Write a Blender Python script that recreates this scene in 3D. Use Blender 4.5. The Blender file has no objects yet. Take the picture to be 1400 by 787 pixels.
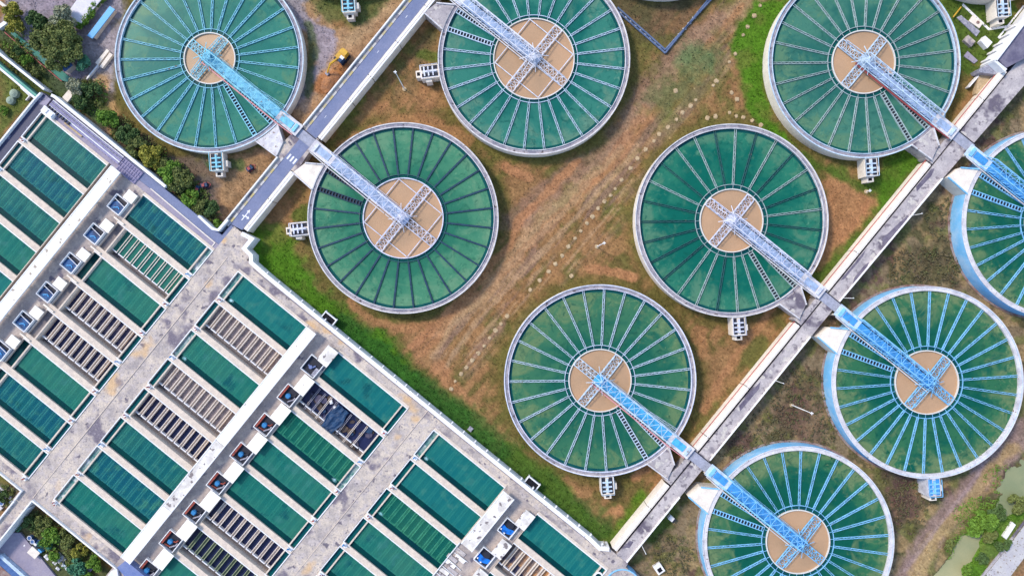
import bpy, math, random
import numpy as np
rnd = random.Random(7)
R_ = math.radians
sc = bpy.context.scene
COL = sc.collection

# ------------------------------------------------------------------ camera, sky, sun, exposure
S, D = 0.2, 190.0                     # metres per photo pixel on the ground, flying height
cam_d = bpy.data.cameras.new('Camera'); cam = bpy.data.objects.new('Camera', cam_d); COL.objects.link(cam)
cam.location = (0, 0, D); cam.rotation_euler = (0, 0, 0)
cam_d.sensor_width = 36.0; cam_d.lens = 36.0 * D / (1400 * S); cam_d.clip_start = 1; cam_d.clip_end = 6000
sc.camera = cam
SUN_EL, SUN_AZ = 47.0, 305.0          # azimuth clockwise from +Y (up in the picture)
w = bpy.data.worlds.new('World'); sc.world = w; w.use_nodes = True
nt = w.node_tree; bg = nt.nodes['Background']; sky = nt.nodes.new('ShaderNodeTexSky')
sky.sky_type = 'NISHITA'; sky.sun_disc = False; sky.sun_elevation = R_(SUN_EL); sky.sun_rotation = R_(SUN_AZ)
nt.links.new(sky.outputs[0], bg.inputs[0]); bg.inputs[1].default_value = 0.14
sl = bpy.data.lights.new('Sun', 'SUN'); so = bpy.data.objects.new('Sun', sl); COL.objects.link(so)
sl.energy = 1.5; sl.angle = R_(10); sl.color = (1.0, 0.90, 0.76)
so.rotation_euler = (R_(90 - SUN_EL), 0, R_(180 - SUN_AZ)); so.location = (-60, 60, 120)
sc.view_settings.view_transform = 'Standard'; sc.view_settings.look = 'None'
sc.view_settings.exposure = 1.08; sc.view_settings.gamma = 1.0
try: sc.cycles.transparent_max_bounces = 12; sc.cycles.max_bounces = 6
except Exception: pass

# ------------------------------------------------------------------ mapping helpers
def P(x, y, z=0.0):
    f = S * (D - z) / D
    return ((x - 700) * f, (393.5 - y) * f, z)
A39 = R_(39.0); C_, S_ = math.cos(A39), math.sin(A39)
def uvpx(u, v): return (C_ * u + S_ * v, S_ * u - C_ * v)
def PU(u, v, z): 
    x, y = uvpx(u, v); return P(x, y, z)
ZP = 3.6                               # deck level
K = S * (D - ZP) / D
def PUd(u, v, z):                      # plan position fixed at deck level, any height
    x, y = uvpx(u, v); a = P(x, y, ZP); return (a[0], a[1], z)

# ------------------------------------------------------------------ mesh builder
class MB:
    def __init__(s): s.v = []; s.f = []
    def add(s, vs, fs):
        o = len(s.v); s.v += [tuple(a) for a in vs]; s.f += [tuple(i + o for i in f) for f in fs]
    def box(s, x0, x1, y0, y1, z0, z1):
        if x0 > x1: x0, x1 = x1, x0
        if y0 > y1: y0, y1 = y1, y0
        s.add([(x0,y0,z0),(x1,y0,z0),(x1,y1,z0),(x0,y1,z0),(x0,y0,z1),(x1,y0,z1),(x1,y1,z1),(x0,y1,z1)],
              [(3,2,1,0),(4,5,6,7),(0,1,5,4),(1,2,6,5),(2,3,7,6),(3,0,4,7)])
    def quad(s, a, b, c, d): s.add([a, b, c, d], [(0,1,2,3)])
    def prism(s, pts, z0, z1):          # pts: xy list, any winding
        n = len(pts)
        ar = sum(pts[i][0]*pts[(i+1)%n][1] - pts[(i+1)%n][0]*pts[i][1] for i in range(n))
        if ar < 0: pts = pts[::-1]
        vs = [(p[0],p[1],z0) for p in pts] + [(p[0],p[1],z1) for p in pts]
        s.add(vs, [tuple(range(n))[::-1], tuple(range(n, 2*n))] + [(i,(i+1)%n,n+(i+1)%n,n+i) for i in range(n)])
    def bar(s, p, q, w, h=None):
        h = h or w
        p = np.array(p, float); q = np.array(q, float); d = q - p; L = np.linalg.norm(d)
        if L < 1e-6: return
        d /= L; up = np.array((0,0,1.0))
        if abs(d[2]) > 0.95: up = np.array((1.0,0,0))
        a = np.cross(d, up); a /= np.linalg.norm(a); b = np.cross(a, d)
        vs = []
        for e in (p, q):
            for (i, j) in ((-1,-1),(1,-1),(1,1),(-1,1)): vs.append(tuple(e + a*i*w/2 + b*j*h/2))
        s.add(vs, [(0,1,2,3),(7,6,5,4),(0,4,5,1),(1,5,6,2),(2,6,7,3),(3,7,4,0)])
    def ring(s, r0, r1, z0, z1, n=96, cx=0, cy=0):
        vs = []; fs = []
        for i in range(n):
            a = 2*math.pi*i/n; c, t = math.cos(a), math.sin(a)
            vs += [(cx+r0*c,cy+r0*t,z0),(cx+r1*c,cy+r1*t,z0),(cx+r1*c,cy+r1*t,z1),(cx+r0*c,cy+r0*t,z1)]
        for i in range(n):
            o, p = 4*i, 4*((i+1)%n)
            fs += [(o+1,p+1,p+2,o+2),(o+2,p+2,p+3,o+3),(o+3,p+3,p,o),(o,p,p+1,o+1)]
        s.add(vs, fs)
    def annulus(s, r0, r1, z, n=96):
        vs = []; fs = []
        for i in range(n):
            a = 2*math.pi*i/n; c, t = math.cos(a), math.sin(a)
            vs += [(r0*c,r0*t,z),(r1*c,r1*t,z)]
        for i in range(n):
            o, p = 2*i, 2*((i+1)%n); fs.append((o,o+1,p+1,p))
        s.add(vs, fs)
    def cyl(s, x, y, r, z0, z1, n=16, r1=None):
        r1 = r if r1 is None else r1
        vs = [(x+r*math.cos(2*math.pi*i/n), y+r*math.sin(2*math.pi*i/n), z0) for i in range(n)]
        vs += [(x+r1*math.cos(2*math.pi*i/n), y+r1*math.sin(2*math.pi*i/n), z1) for i in range(n)]
        s.add(vs, [tuple(range(n))[::-1], tuple(range(n,2*n))] + [(i,(i+1)%n,n+(i+1)%n,n+i) for i in range(n)])
    def tube(s, pts, r, n=8):
        for a, b in zip(pts[:-1], pts[1:]): 
            p = np.array(a, float); q = np.array(b, float); d = q-p; L = np.linalg.norm(d)
            if L < 1e-6: continue
            d /= L; up = np.array((0,0,1.0)) if abs(d[2]) < .95 else np.array((1.0,0,0))
            e = np.cross(d, up); e /= np.linalg.norm(e); g = np.cross(e, d); vs = []
            for base in (p, q):
                for i in range(n):
                    t = 2*math.pi*i/n; vs.append(tuple(base + r*(e*math.cos(t)+g*math.sin(t))))
            s.add(vs, [tuple(range(n)), tuple(range(n,2*n))[::-1]] + [(i,n+i,n+(i+1)%n,(i+1)%n) for i in range(n)])
    def mesh(s, name, mat):
        m = bpy.data.meshes.new(name); m.from_pydata(s.v, [], s.f); m.update()
        if mat: m.materials.append(mat)
        return m
    def build(s, name, mat, parent=None, loc=None, rotz=0.0):
        return link(name, s.mesh(name, mat), parent, loc, rotz)
def link(name, mesh, parent=None, loc=None, rotz=0.0):
    o = bpy.data.objects.new(name, mesh); COL.objects.link(o)
    if parent: o.parent = parent
    if loc: o.location = loc
    if rotz: o.rotation_euler = (0, 0, rotz)
    return o
def tag(o, label, cat, group=None):
    o['label'] = label; o['category'] = cat
    if group: o['group'] = group
    return o
def struct(o, kind='structure'): o['kind'] = kind; return o
def thing(name, label, cat, loc=(0,0,0), rotz=0.0, group=None):
    o = bpy.data.objects.new(name, None); COL.objects.link(o); o.location = loc; o.rotation_euler = (0,0,rotz)
    o.empty_display_size = 0.5
    return tag(o, label, cat, group)

# ------------------------------------------------------------------ materials
def mat(name, c, rough=0.8, c2=None, scale=0.6, sharp=None, fine=0.12, bump=0.0, metal=0.0, spots=None, local=False, stretch=None, spec=0.3):
    """base colour, optionally mottled to c2 by noise; fine = small-scale albedo variation; spots = (colour, scale, threshold)"""
    m = bpy.data.materials.new(name); m.use_nodes = True; n = m.node_tree; L = n.links
    b = n.nodes['Principled BSDF']; b.inputs['Roughness'].default_value = rough; b.inputs['Metallic'].default_value = metal
    b.inputs['Specular IOR Level'].default_value = spec
    if local: co = n.nodes.new('ShaderNodeTexCoord').outputs['Object']
    else: co = n.nodes.new('ShaderNodeNewGeometry').outputs['Position']
    if stretch:
        mp = n.nodes.new('ShaderNodeMapping'); mp.inputs['Rotation'].default_value = (0,0,R_(stretch[0])); mp.inputs['Scale'].default_value = stretch[1]
        L.new(co, mp.inputs[0]); co = mp.outputs[0]
    def noise(sc_, det=4, rgh=0.6):
        t = n.nodes.new('ShaderNodeTexNoise'); t.inputs['Scale'].default_value = sc_; t.inputs['Detail'].default_value = det; t.inputs['Roughness'].default_value = rgh
        L.new(co, t.inputs['Vector']); return t.outputs['Fac']
    def mix(fac, a, bcol, mode='MIX'):
        x = n.nodes.new('ShaderNodeMix'); x.data_type = 'RGBA'; x.blend_type = mode
        if hasattr(fac, 'is_linked'): L.new(fac, x.inputs['Factor'])
        else: x.inputs['Factor'].default_value = fac
        for v, i in ((a, 'A'), (bcol, 'B')):
            s_ = [k for k in x.inputs if k.name == i and k.type == 'RGBA'][0]
            if isinstance(v, tuple): s_.default_value = (*v, 1) if len(v) == 3 else v
            else: L.new(v, s_)
        return [k for k in x.outputs if k.type == 'RGBA'][0]
    def ramp(f, lo, hi):
        r = n.nodes.new('ShaderNodeMapRange'); r.inputs[1].default_value = lo; r.inputs[2].default_value = hi; L.new(f, r.inputs[0]); return r.outputs[0]
    cur = c
    if c2:
        lo, hi = sharp or (0.35, 0.65)
        cur = mix(ramp(noise(scale), lo, hi), c, c2)
    if spots:
        for sp in (spots if isinstance(spots, list) else [spots]):
            cur = mix(ramp(noise(sp[1], 3, 0.5), sp[2], sp[2] + (sp[3] if len(sp) > 3 else 0.04)), cur, sp[0])
    if fine:
        f = n.nodes.new('ShaderNodeMapRange'); f.inputs[1].default_value = 0.3; f.inputs[2].default_value = 0.7
        f.inputs[3].default_value = 1 - fine; f.inputs[4].default_value = 1 + fine
        L.new(noise(2.6, 3, 0.7), f.inputs[0])
        cc = n.nodes.new('ShaderNodeCombineColor'); 
        for i in range(3): L.new(f.outputs[0], cc.inputs[i])
        cur = mix(1.0, cur, cc.outputs[0], 'MULTIPLY')
    if isinstance(cur, tuple): b.inputs['Base Color'].default_value = (*cur, 1)
    else: L.new(cur, b.inputs['Base Color'])
    if bump:
        bp = n.nodes.new('ShaderNodeBump'); bp.inputs['Strength'].default_value = bump; bp.inputs['Distance'].default_value = 0.1
        L.new(noise(3.0, 4), bp.inputs['Height']); L.new(bp.outputs[0], b.inputs['Normal'])
    return m
def water(name, c, c2, clear=0.2, scale=0.12, rough=0.3, stretch=None, c3=None):
    m = mat(name, c, rough, c2, scale, (0.38, 0.66), 0.05, 0.0, local=False, stretch=stretch, spots=c3, spec=0.08)
    n = m.node_tree; b = n.nodes['Principled BSDF']; out = n.nodes['Material Output']
    if clear > 0:
        t = n.nodes.new('ShaderNodeBsdfTransparent'); t.inputs[0].default_value = (0.45, 0.95, 0.9, 1)
        mx = n.nodes.new('ShaderNodeMixShader'); mx.inputs[0].default_value = clear
        n.links.new(b.outputs[0], mx.inputs[1]); n.links.new(t.outputs[0], mx.inputs[2]); n.links.new(mx.outputs[0], out.inputs[0])
    return m
M = {}
stain = (0.10, 0.09, 0.12)
M['deck'] = mat('deck_concrete', (0.55,0.465,0.385), 0.9, (0.33,0.288,0.275), 0.22, (0.40,0.64), 0.2, spots=[((0.45,0.39,0.365), 0.55, 0.50, 0.12), ((0.17,0.145,0.175), 0.15, 0.565, 0.08), ((0.14,0.12,0.145), 0.5, 0.63, 0.06), ((0.28,0.25,0.26), 1.6, 0.60, 0.06), ((0.56,0.38,0.22),0.09,0.63,0.06)])
M['gallerydeck'] = mat('gallery_floor', (0.43,0.365,0.325), 0.9, (0.27,0.235,0.235), 0.3, (0.38,0.66), 0.18, spots=[((0.13,0.115,0.15), 0.25, 0.62, 0.05), ((0.5,0.43,0.37), 0.4, 0.6, 0.08)])
M['grey_deck'] = mat('weathered_grey_concrete', (0.50,0.45,0.435), 0.9, (0.30,0.27,0.285), 0.25, (0.35,0.65), 0.18, spots=[((0.13,0.11,0.14), 0.16, 0.56, 0.06), ((0.2,0.175,0.19), 0.7, 0.58, 0.08), ((0.5,0.46,0.42), 0.5, 0.6, 0.05)])
M['wall'] = mat('pale_wall_concrete', (0.66,0.55,0.445), 0.85, (0.52,0.44,0.375), 0.8, None, 0.1)
M['white'] = mat('white_paint', (0.78,0.78,0.78), 0.6, (0.66,0.66,0.69), 0.5, None, 0.06)
M['parapet'] = mat('parapet_paint', (0.84,0.82,0.80), 0.75, (0.70,0.68,0.69), 0.35, None, 0.1, spots=((0.38,0.37,0.42),0.9,0.66,0.05))
M['roof'] = mat('white_roof', (0.88,0.84,0.78), 0.75, (0.80,0.76,0.70), 0.3, None, 0.05, spots=((0.36,0.30,0.24), 0.75, 0.615, 0.05))
M['roofclean'] = mat('clean_white_roof', (0.88,0.84,0.78), 0.75, (0.82,0.78,0.72), 0.3, None, 0.05, spots=((0.45,0.38,0.31), 0.8, 0.69, 0.03))
M['roofdirty'] = mat('grimy_roof', (0.78,0.74,0.70), 0.8, (0.55,0.51,0.47), 0.35, (0.42,0.6), 0.1, spots=((0.20,0.17,0.17), 0.62, 0.59, 0.04))
M['asphalt'] = mat('blue_grey_asphalt', (0.15,0.178,0.29), 0.85, (0.19,0.21,0.32), 0.25, None, 0.12)
M['wetasphalt'] = mat('wet_asphalt', (0.028,0.035,0.085), 0.5, (0.24,0.22,0.31), 0.14, (0.56,0.62), 0.12)
M['paving'] = mat('lilac_paving', (0.25,0.225,0.30), 0.9, (0.32,0.28,0.33), 0.3, None, 0.12)
M['cream'] = mat('cream_concrete', (0.78,0.70,0.60), 0.85, (0.62,0.55,0.48), 0.5, (0.4,0.75), 0.08)
M['sand'] = mat('bed_sand', (0.36,0.295,0.275), 0.95, (0.24,0.20,0.205), 0.5, None, 0.2)
M['purplebed'] = mat('damp_bed', (0.10,0.085,0.12), 0.8, (0.025,0.03,0.08), 0.35, (0.4,0.6), 0.2)
M['navybed'] = mat('wet_bed', (0.008,0.011,0.05), 0.35, (0.014,0.02,0.075), 0.5, None, 0.2)
M['mixbed'] = mat('patchy_bed', (0.16,0.13,0.13), 0.95, (0.42,0.22,0.1), 0.2, (0.45,0.6), 0.2, spots=((0.04,0.04,0.08),0.25,0.55,0.05))
M['gullet'] = mat('gullet_concrete', (0.24,0.21,0.20), 0.9, (0.15,0.135,0.15), 0.4, None, 0.12)
M['trough'] = mat('trough_concrete', (0.78,0.68,0.58), 0.8, (0.60,0.52,0.45), 0.6, None, 0.1)
M['greentrough'] = mat('algae_trough', (0.30,0.33,0.20), 0.8, (0.20,0.24,0.14), 0.6, None, 0.15)
M['subtrough'] = mat('submerged_trough', (0.85,0.72,0.46), 0.8, (0.40,0.34,0.22), 0.7, None, 0.1)
M['subbed'] = mat('submerged_bed', (0.05,0.07,0.09), 0.9, (0.03,0.05,0.07), 0.4, None, 0.1)
M['rust'] = mat('rusty_plate', (0.34,0.075,0.05), 0.8, (0.17,0.045,0.04), 1.2, None, 0.2)
M['red'] = mat('red_paint', (0.38,0.06,0.06), 0.6, (0.25,0.06,0.06), 1.0)
M['pink'] = mat('faded_red_paint', (0.60,0.26,0.28), 0.6)
M['dark'] = mat('dark_metal', (0.02,0.022,0.035), 0.6)
M['black'] = mat('black_opening', (0.008,0.008,0.012), 0.9)
M['bluepool'] = mat('blue_lining', (0.02,0.10,0.27), 0.5, (0.01,0.03,0.10), 0.5, (0.42,0.6), 0.15)
M['brightblue'] = mat('bright_blue_lining', (0.01,0.17,0.62), 0.45, (0.006,0.07,0.30), 0.7, (0.5,0.66), 0.1)
M['bluebox'] = mat('blue_box_paint', (0.03,0.19,0.42), 0.5)
M['yellow'] = mat('machine_yellow', (0.62,0.36,0.03), 0.5, (0.5,0.28,0.04), 1.0)
M['tan'] = mat('sludge_tan', (0.46,0.285,0.165), 0.35, (0.36,0.235,0.14), 0.10, (0.4,0.7), 0.04, spec=0.25)
M['well'] = mat('well_ring_paint', (0.62,0.60,0.56), 0.6)
M['stone'] = mat('pale_stone', (0.50,0.375,0.225), 0.9, (0.38,0.28,0.165), 1.5, None, 0.2)
M['trunk'] = mat('bark', (0.10,0.07,0.045), 0.95)
M['soil'] = mat('orange_soil', (0.38,0.17,0.07), 0.95, (0.26,0.13,0.07), 0.8, None, 0.25)
M['tarp'] = mat('blue_tarp', (0.010,0.034,0.085), 0.6, (0.016,0.055,0.13), 0.6, None, 0.2)
M['rubble'] = mat('dark_rubble', (0.12,0.08,0.055), 0.95, (0.045,0.04,0.045), 0.9, None, 0.3)
M['grating'] = mat('grey_grating', (0.22,0.22,0.27), 0.7, (0.34,0.33,0.38), 1.3, None, 0.25)
M['skyblue'] = mat('sky_blue_sheet', (0.09,0.36,0.68), 0.5)
M['slate'] = mat('slate_blue_roof', (0.12,0.17,0.36), 0.7, (0.17,0.21,0.38), 0.5)
M['greenfloor'] = mat('green_floor_paint', (0.10,0.31,0.24), 0.8, (0.16,0.36,0.29), 0.5, None, 0.1)
M['tealpath'] = mat('teal_path_paint', (0.05,0.21,0.155), 0.8, (0.08,0.19,0.17), 0.3)
M['lilacpipe'] = mat('lilac_pipe_paint', (0.30,0.27,0.40), 0.6, (0.20,0.19,0.33), 0.8, None, 0.1)
M['bluepipe'] = mat('dark_blue_pipe', (0.05,0.11,0.27), 0.5, (0.08,0.15,0.33), 0.7)
M['pond'] = water('pond_water', (0.22,0.25,0.14), (0.38,0.35,0.19), 0.0, 0.045, 0.15)
for nm, c in (('leaf_mid',(0.105,0.125,0.035)),('leaf_bright',(0.095,0.175,0.022)),('leaf_dark',(0.055,0.095,0.028)),('leaf_yellow',(0.20,0.19,0.03)),('leaf_grey',(0.19,0.20,0.13)),('leaf_teal',(0.05,0.15,0.085))):
    M[nm] = mat(nm, c, 0.8, tuple(x*1.9 for x in c), 0.9, (0.3,0.75), 0.25)
M['scrub'] = mat('dry_scrub', (0.13,0.095,0.06), 0.95, (0.10,0.11,0.04), 0.25, None, 0.35)
# filter waters
WT = {'teal': water('filter_water_teal', (0.0088,0.1536,0.1580),(0.0168,0.1776,0.1580),0.26,0.10, c3=[((0.0392,0.1980,0.1696),0.30,0.55,0.14),((0.0072,0.1020,0.1111),0.22,0.60,0.14)]),
      'blue': water('filter_water_blue', (0.0088,0.1224,0.1755),(0.0104,0.1464,0.1696),0.42,0.12, c3=[((0.0392,0.1980,0.1696),0.30,0.55,0.14),((0.0072,0.1020,0.1111),0.22,0.60,0.14)]),
      'green': water('filter_water_green', (0.0136,0.1680,0.1381),(0.0360,0.1920,0.1381),0.30,0.10, c3=[((0.0392,0.1980,0.1696),0.30,0.55,0.14),((0.0072,0.1020,0.1111),0.22,0.60,0.14)]),
      'clear': water('filter_water_clear', (0.0088,0.1560,0.1170),(0.0232,0.1800,0.1170),0.50,0.12),
      'stripe': water('filter_water_striped', (0.0104,0.1392,0.1521),(0.0296,0.1752,0.1427),0.36,0.12, c3=[((0.0392,0.1980,0.1696),0.30,0.55,0.14),((0.0072,0.1020,0.1111),0.22,0.60,0.14)])}
WG = water('gullet_water', (0.001,0.030,0.040),(0.001,0.045,0.042),0.05,0.3)
WC = water('channel_water', (0.002,0.065,0.085),(0.004,0.10,0.10),0.1,0.3)
WCf = water('foamy_channel_water', (0.05,0.20,0.19),(0.34,0.42,0.42),0.1,0.5, c3=((0.62,0.66,0.68),0.45,0.56,0.1))
FOAM = mat('white_foam', (0.42,0.66,0.70), 0.7, (0.16,0.42,0.44), 1.0, (0.35,0.6), 0.2)
_n = FOAM.node_tree; _o = _n.nodes['Material Output']; _b = _n.nodes['Principled BSDF']; _t = _n.nodes.new('ShaderNodeBsdfTransparent'); _m = _n.nodes.new('ShaderNodeMixShader')
_no = _n.nodes.new('ShaderNodeTexNoise'); _no.inputs['Scale'].default_value = 1.6; _no.inputs['Detail'].default_value = 4; _g = _n.nodes.new('ShaderNodeNewGeometry'); _n.links.new(_g.outputs['Position'], _no.inputs['Vector'])
_tc = _n.nodes.new('ShaderNodeTexCoord'); _d = _n.nodes.new('ShaderNodeVectorMath'); _d.operation = 'DISTANCE'; _d.inputs[1].default_value = (.5,.5,0); _mp = _n.nodes.new('ShaderNodeVectorMath'); _mp.operation = 'MULTIPLY'; _mp.inputs[1].default_value = (1,1,0)
_n.links.new(_tc.outputs['Generated'], _mp.inputs[0]); _n.links.new(_mp.outputs[0], _d.inputs[0])
_a = _n.nodes.new('ShaderNodeMath'); _a.operation = 'MULTIPLY_ADD'; _a.inputs[1].default_value = -2.4; _n.links.new(_d.outputs['Value'], _a.inputs[0]); _n.links.new(_no.outputs['Fac'], _a.inputs[2])
_r = _n.nodes.new('ShaderNodeMapRange'); _r.inputs[1].default_value = -0.25; _r.inputs[2].default_value = 0.35; _r.inputs[4].default_value = 0.9; _n.links.new(_a.outputs[0], _r.inputs[0])
_n.links.new(_r.outputs[0], _m.inputs[0]); _n.links.new(_t.outputs[0], _m.inputs[1]); _n.links.new(_b.outputs[0], _m.inputs[2]); _n.links.new(_m.outputs[0], _o.inputs[0])

# ------------------------------------------------------------------ the ground
def vnoise(x, y, seed):
    r = np.random.RandomState(seed); T = r.rand(256,256)
    xi = np.floor(x).astype(int); yi = np.floor(y).astype(int); fx = x-xi; fy = y-yi
    fx = fx*fx*(3-2*fx); fy = fy*fy*(3-2*fy); xi &= 255; yi &= 255; x1 = (xi+1)&255; y1 = (yi+1)&255
    return (T[xi,yi]*(1-fx)+T[x1,yi]*fx)*(1-fy) + (T[xi,y1]*(1-fx)+T[x1,y1]*fx)*fy
def fbm(x, y, sc_, seed, o=4):
    t = 0; a = 1; n = 0
    for i in range(o): t = t + a*vnoise(x/sc_*2**i+17*i, y/sc_*2**i+31*i, seed+i); n += a; a *= 0.55
    return t/n
def sstep(a, b, x): t = np.clip((x-a)/(b-a),0,1); return t*t*(3-2*t)
def zground(x, y):                     # gentle level changes hidden under the two causeways
    u = C_*x + S_*y
    return 0.6*(1-sstep(415,440,u)) - 0.6*sstep(1122,1148,u)
def P0(x, y, dz=0.0):
    z = float(zground(np.float64(x), np.float64(y)))
    return P(x, y, z + dz)
xs = np.concatenate([[-9000,-3000,-1000,-400,-200],np.arange(-60,1461,1.8),[1600,1900,2600,5000,10000]])
ys = np.concatenate([[-9000,-3000,-1000,-400,-150],np.arange(-50,841,1.8),[950,1200,2000,4000,9500]])
X, Y = np.meshgrid(xs, ys, indexing='ij')
wx = (fbm(X,Y,40,3)-0.5)*22; wy = (fbm(X,Y,40,9)-0.5)*22
def segd(px, py, ax, ay, bx, by):
    dx, dy = bx-ax, by-ay; t = np.clip(((px-ax)*dx+(py-ay)*dy)/(dx*dx+dy*dy),0,1)
    return np.hypot(px-ax-t*dx, py-ay-t*dy)
def polyline(pts, wr=1.0):
    d = np.full(X.shape, 1e9)
    for a, b in zip(pts[:-1], pts[1:]): d = np.minimum(d, segd(X+wx*wr, Y+wy*wr, *a, *b))
    return d
def polysd(pts, wr=1.0):
    px, py = X+wx*wr, Y+wy*wr; ins = np.zeros(X.shape, bool); d = np.full(X.shape, 1e9); n = len(pts)
    for i in range(n):
        (ax, ay), (bx, by) = pts[i], pts[(i+1)%n]
        d = np.minimum(d, segd(px, py, ax, ay, bx, by))
        cnd = (ay > py) != (by > py); 
        with np.errstate(divide='ignore', invalid='ignore'): xx = (bx-ax)*(py-ay)/((by-ay) if by != ay else 1e-9)+ax
        ins ^= cnd & (px < xx)
    return np.where(ins, d, -d)
def lay(colr, c, m): 
    m = np.clip(m,0,1)[...,None]; return colr*(1-m)+np.array(c)*m
n1 = fbm(X,Y,26,21); n2 = fbm(X,Y,8,31); n3 = fbm(X,Y,3.2,41,3); n4 = fbm(X,Y,80,51); RG = fbm(X,Y,11,101,4)
ta = R_(-50); along = X*math.cos(ta)+Y*math.sin(ta); across = -X*math.sin(ta)+Y*math.cos(ta)
st = fbm(along/9, across, 7, 61, 4); st2 = fbm(along/14, across, 3.2, 71, 3)
BROWN=(0.262,0.140,0.060); OLIVE=(0.112,0.094,0.028); GRASS=(0.062,0.112,0.016); BGRASS=(0.062,0.155,0.010); DGRASS=(0.018,0.085,0.014)
RED=(0.36,0.172,0.080); PALE=(0.40,0.255,0.14); PURP=(0.235,0.138,0.098); DARK=(0.075,0.058,0.042); STRAW=(0.34,0.235,0.11); LILAC=(0.26,0.23,0.27)
G = np.zeros(X.shape+(3,)); G[:] = BROWN
G = lay(G, OLIVE, sstep(0.44,0.60,n1*0.55+st*0.45)*0.85)
G = lay(G, (0.105,0.115,0.03), sstep(0.52,0.64,n4*0.5+n1*0.5)*0.6)
ctr = polysd([(560,470),(640,520),(860,300),(1060,0),(985,0),(860,190)],0.6)
G = lay(G, PURP, sstep(0.50,0.64,st)*sstep(-10,20,ctr)*0.75)
G = lay(G, PALE, sstep(0.55,0.72,st2)*sstep(-10,15,ctr)*0.55)
def track(pts, c, w0, w1, op=0.8, wr=0.5): 
    global G; G = lay(G, c, (1-sstep(w0,w1,polyline(pts,wr)+(RG-0.5)*1.1*w1))*op)
def patch(pts, c, w=8, op=0.85, wr=1.0):
    global G; G = lay(G, c, sstep(-w,w,polysd(pts,wr)+(RG-0.5)*2.6*w)*op*(0.78+0.22*sstep(0.32,0.5,n1)))
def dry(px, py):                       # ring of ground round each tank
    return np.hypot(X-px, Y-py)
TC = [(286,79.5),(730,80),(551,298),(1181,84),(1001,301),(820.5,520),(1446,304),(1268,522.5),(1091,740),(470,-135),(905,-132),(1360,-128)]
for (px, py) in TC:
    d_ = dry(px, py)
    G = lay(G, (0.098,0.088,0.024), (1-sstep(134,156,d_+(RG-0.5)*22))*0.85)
# tracks of bare earth
track([(1030,0),(960,45),(915,100),(880,140),(845,200),(800,250),(735,300),(690,380),(600,450)], PALE, 5, 16, 0.55)
track([(985,30),(915,85),(880,135),(830,200),(770,245),(705,300)], PURP, 6, 22, 0.6)
track([(880,150),(820,240),(760,300),(690,370),(620,430),(570,490)], RED, 3, 9, 0.55)
track([(1015,10),(940,95),(885,165),(850,215),(800,262)], RED, 2, 6, 0.6)
track([(870,205),(800,285),(720,365),(650,440),(610,500)], PALE, 2, 5, 0.6)
track([(850,200),(780,280),(700,360),(630,430),(590,485)], PALE, 2, 5, 0.5)
track([(640,185),(700,215),(760,215),(820,190)], (0.13,0.115,0.03), 5, 14, 0.6)
track([(790,222),(745,268),(712,300),(700,335),(640,400),(585,455),(560,480)], RED, 3, 7, 0.8)
track([(480,412),(510,440),(560,450),(600,440),(650,400)], RED, 3, 8, 0.7)
track([(600,500),(640,560),(690,605),(720,625),(735,640)], RED, 5, 12, 0.7)
track([(555,500),(600,545),(700,612)], (0.30,0.19,0.075), 5, 14, 0.6)
track([(804,366),(865,378)], RED, 4, 8, 0.9, 0.2)
track([(692,228),(722,243)], RED, 4, 8, 0.9, 0.2)
track([(470,200),(500,185),(540,165),(590,165),(640,190)], RED, 4, 13, 0.6)
track([(520,140),(570,125),(600,130)], RED, 5, 25, 0.5)
track([(600,60),(570,90)], RED, 4, 20, 0.5)
track([(1330,30),(1330,31)], GRASS, 60, 90, 0.9)
track([(850,10),(890,30),(925,10)], DARK, 8, 40, 0.55)
patch([(1130,235),(1170,245),(1205,265),(1195,300),(1150,350),(1120,375),(1128,300)], RED, 8, 0.85)
track([(1195,275),(1160,330),(1125,380)], RED, 5, 12, 0.7)
track([(1055,420),(1010,480),(960,560)], RED, 3, 9, 0.75)
track([(955,450),(960,480)], RED, 5, 12, 0.6)
track([(770,655),(800,690),(815,715)], RED, 4, 10, 0.7)
track([(845,695),(815,715)], RED, 4, 8, 0.7)
track([(870,650),(885,640)], RED, 5, 10, 0.8)
patch([(405,240),(440,230),(425,290),(400,310)], RED, 10, 0.5)
# greens
patch([(345,316),(372,335),(400,352),(440,388),(480,425),(520,448),(560,484),(600,528),(640,562),(700,608),(760,660),(815,712),(845,725),(850,760),(560,560),(330,365)], GRASS, 9, 0.95, 0.9)
patch([(345,316),(385,305),(412,350),(425,385),(475,425),(530,465),(575,520),(560,535),(440,435),(340,350)], BGRASS, 9, 0.85, 1.2)
track([(470,440),(540,500),(600,545),(660,590),(760,672),(820,720)], DGRASS, 9, 22, 0.75)
patch([(700,600),(760,650),(800,700),(850,735),(835,750),(760,690),(690,630)], GRASS, 8, 0.9)
patch([(1000,60),(1030,0),(1075,0),(1050,60),(1045,110),(1060,165),(1085,200),(1050,190),(1020,150)], BGRASS, 6, 0.95, 0.6)
patch([(1080,200),(1130,230),(1150,225),(1180,250),(1205,235),(1245,205),(1265,215),(1150,365),(1115,400),(1110,380),(1150,330),(1205,280),(1180,262),(1140,240),(1100,225)], GRASS, 6, 0.95, 0.5)
patch([(1205,215),(1250,190),(1258,215),(1215,275),(1195,300)], BGRASS, 6, 0.7, 0.5)
track([(1075,470),(960,610),(900,690),(850,745)], GRASS, 7, 16, 0.9, 0.5)
patch([(860,690),(880,665),(900,690),(850,745),(835,730)], BGRASS, 5, 0.8, 0.6)
patch([(880,150),(905,100),(960,60),(1000,40),(985,100),(960,140),(900,180)], (0.115,0.125,0.034), 14, 0.6)
patch([(920,72),(945,55),(985,70),(975,95),(945,100)], (0.10,0.15,0.06), 12, 0.85)
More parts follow.
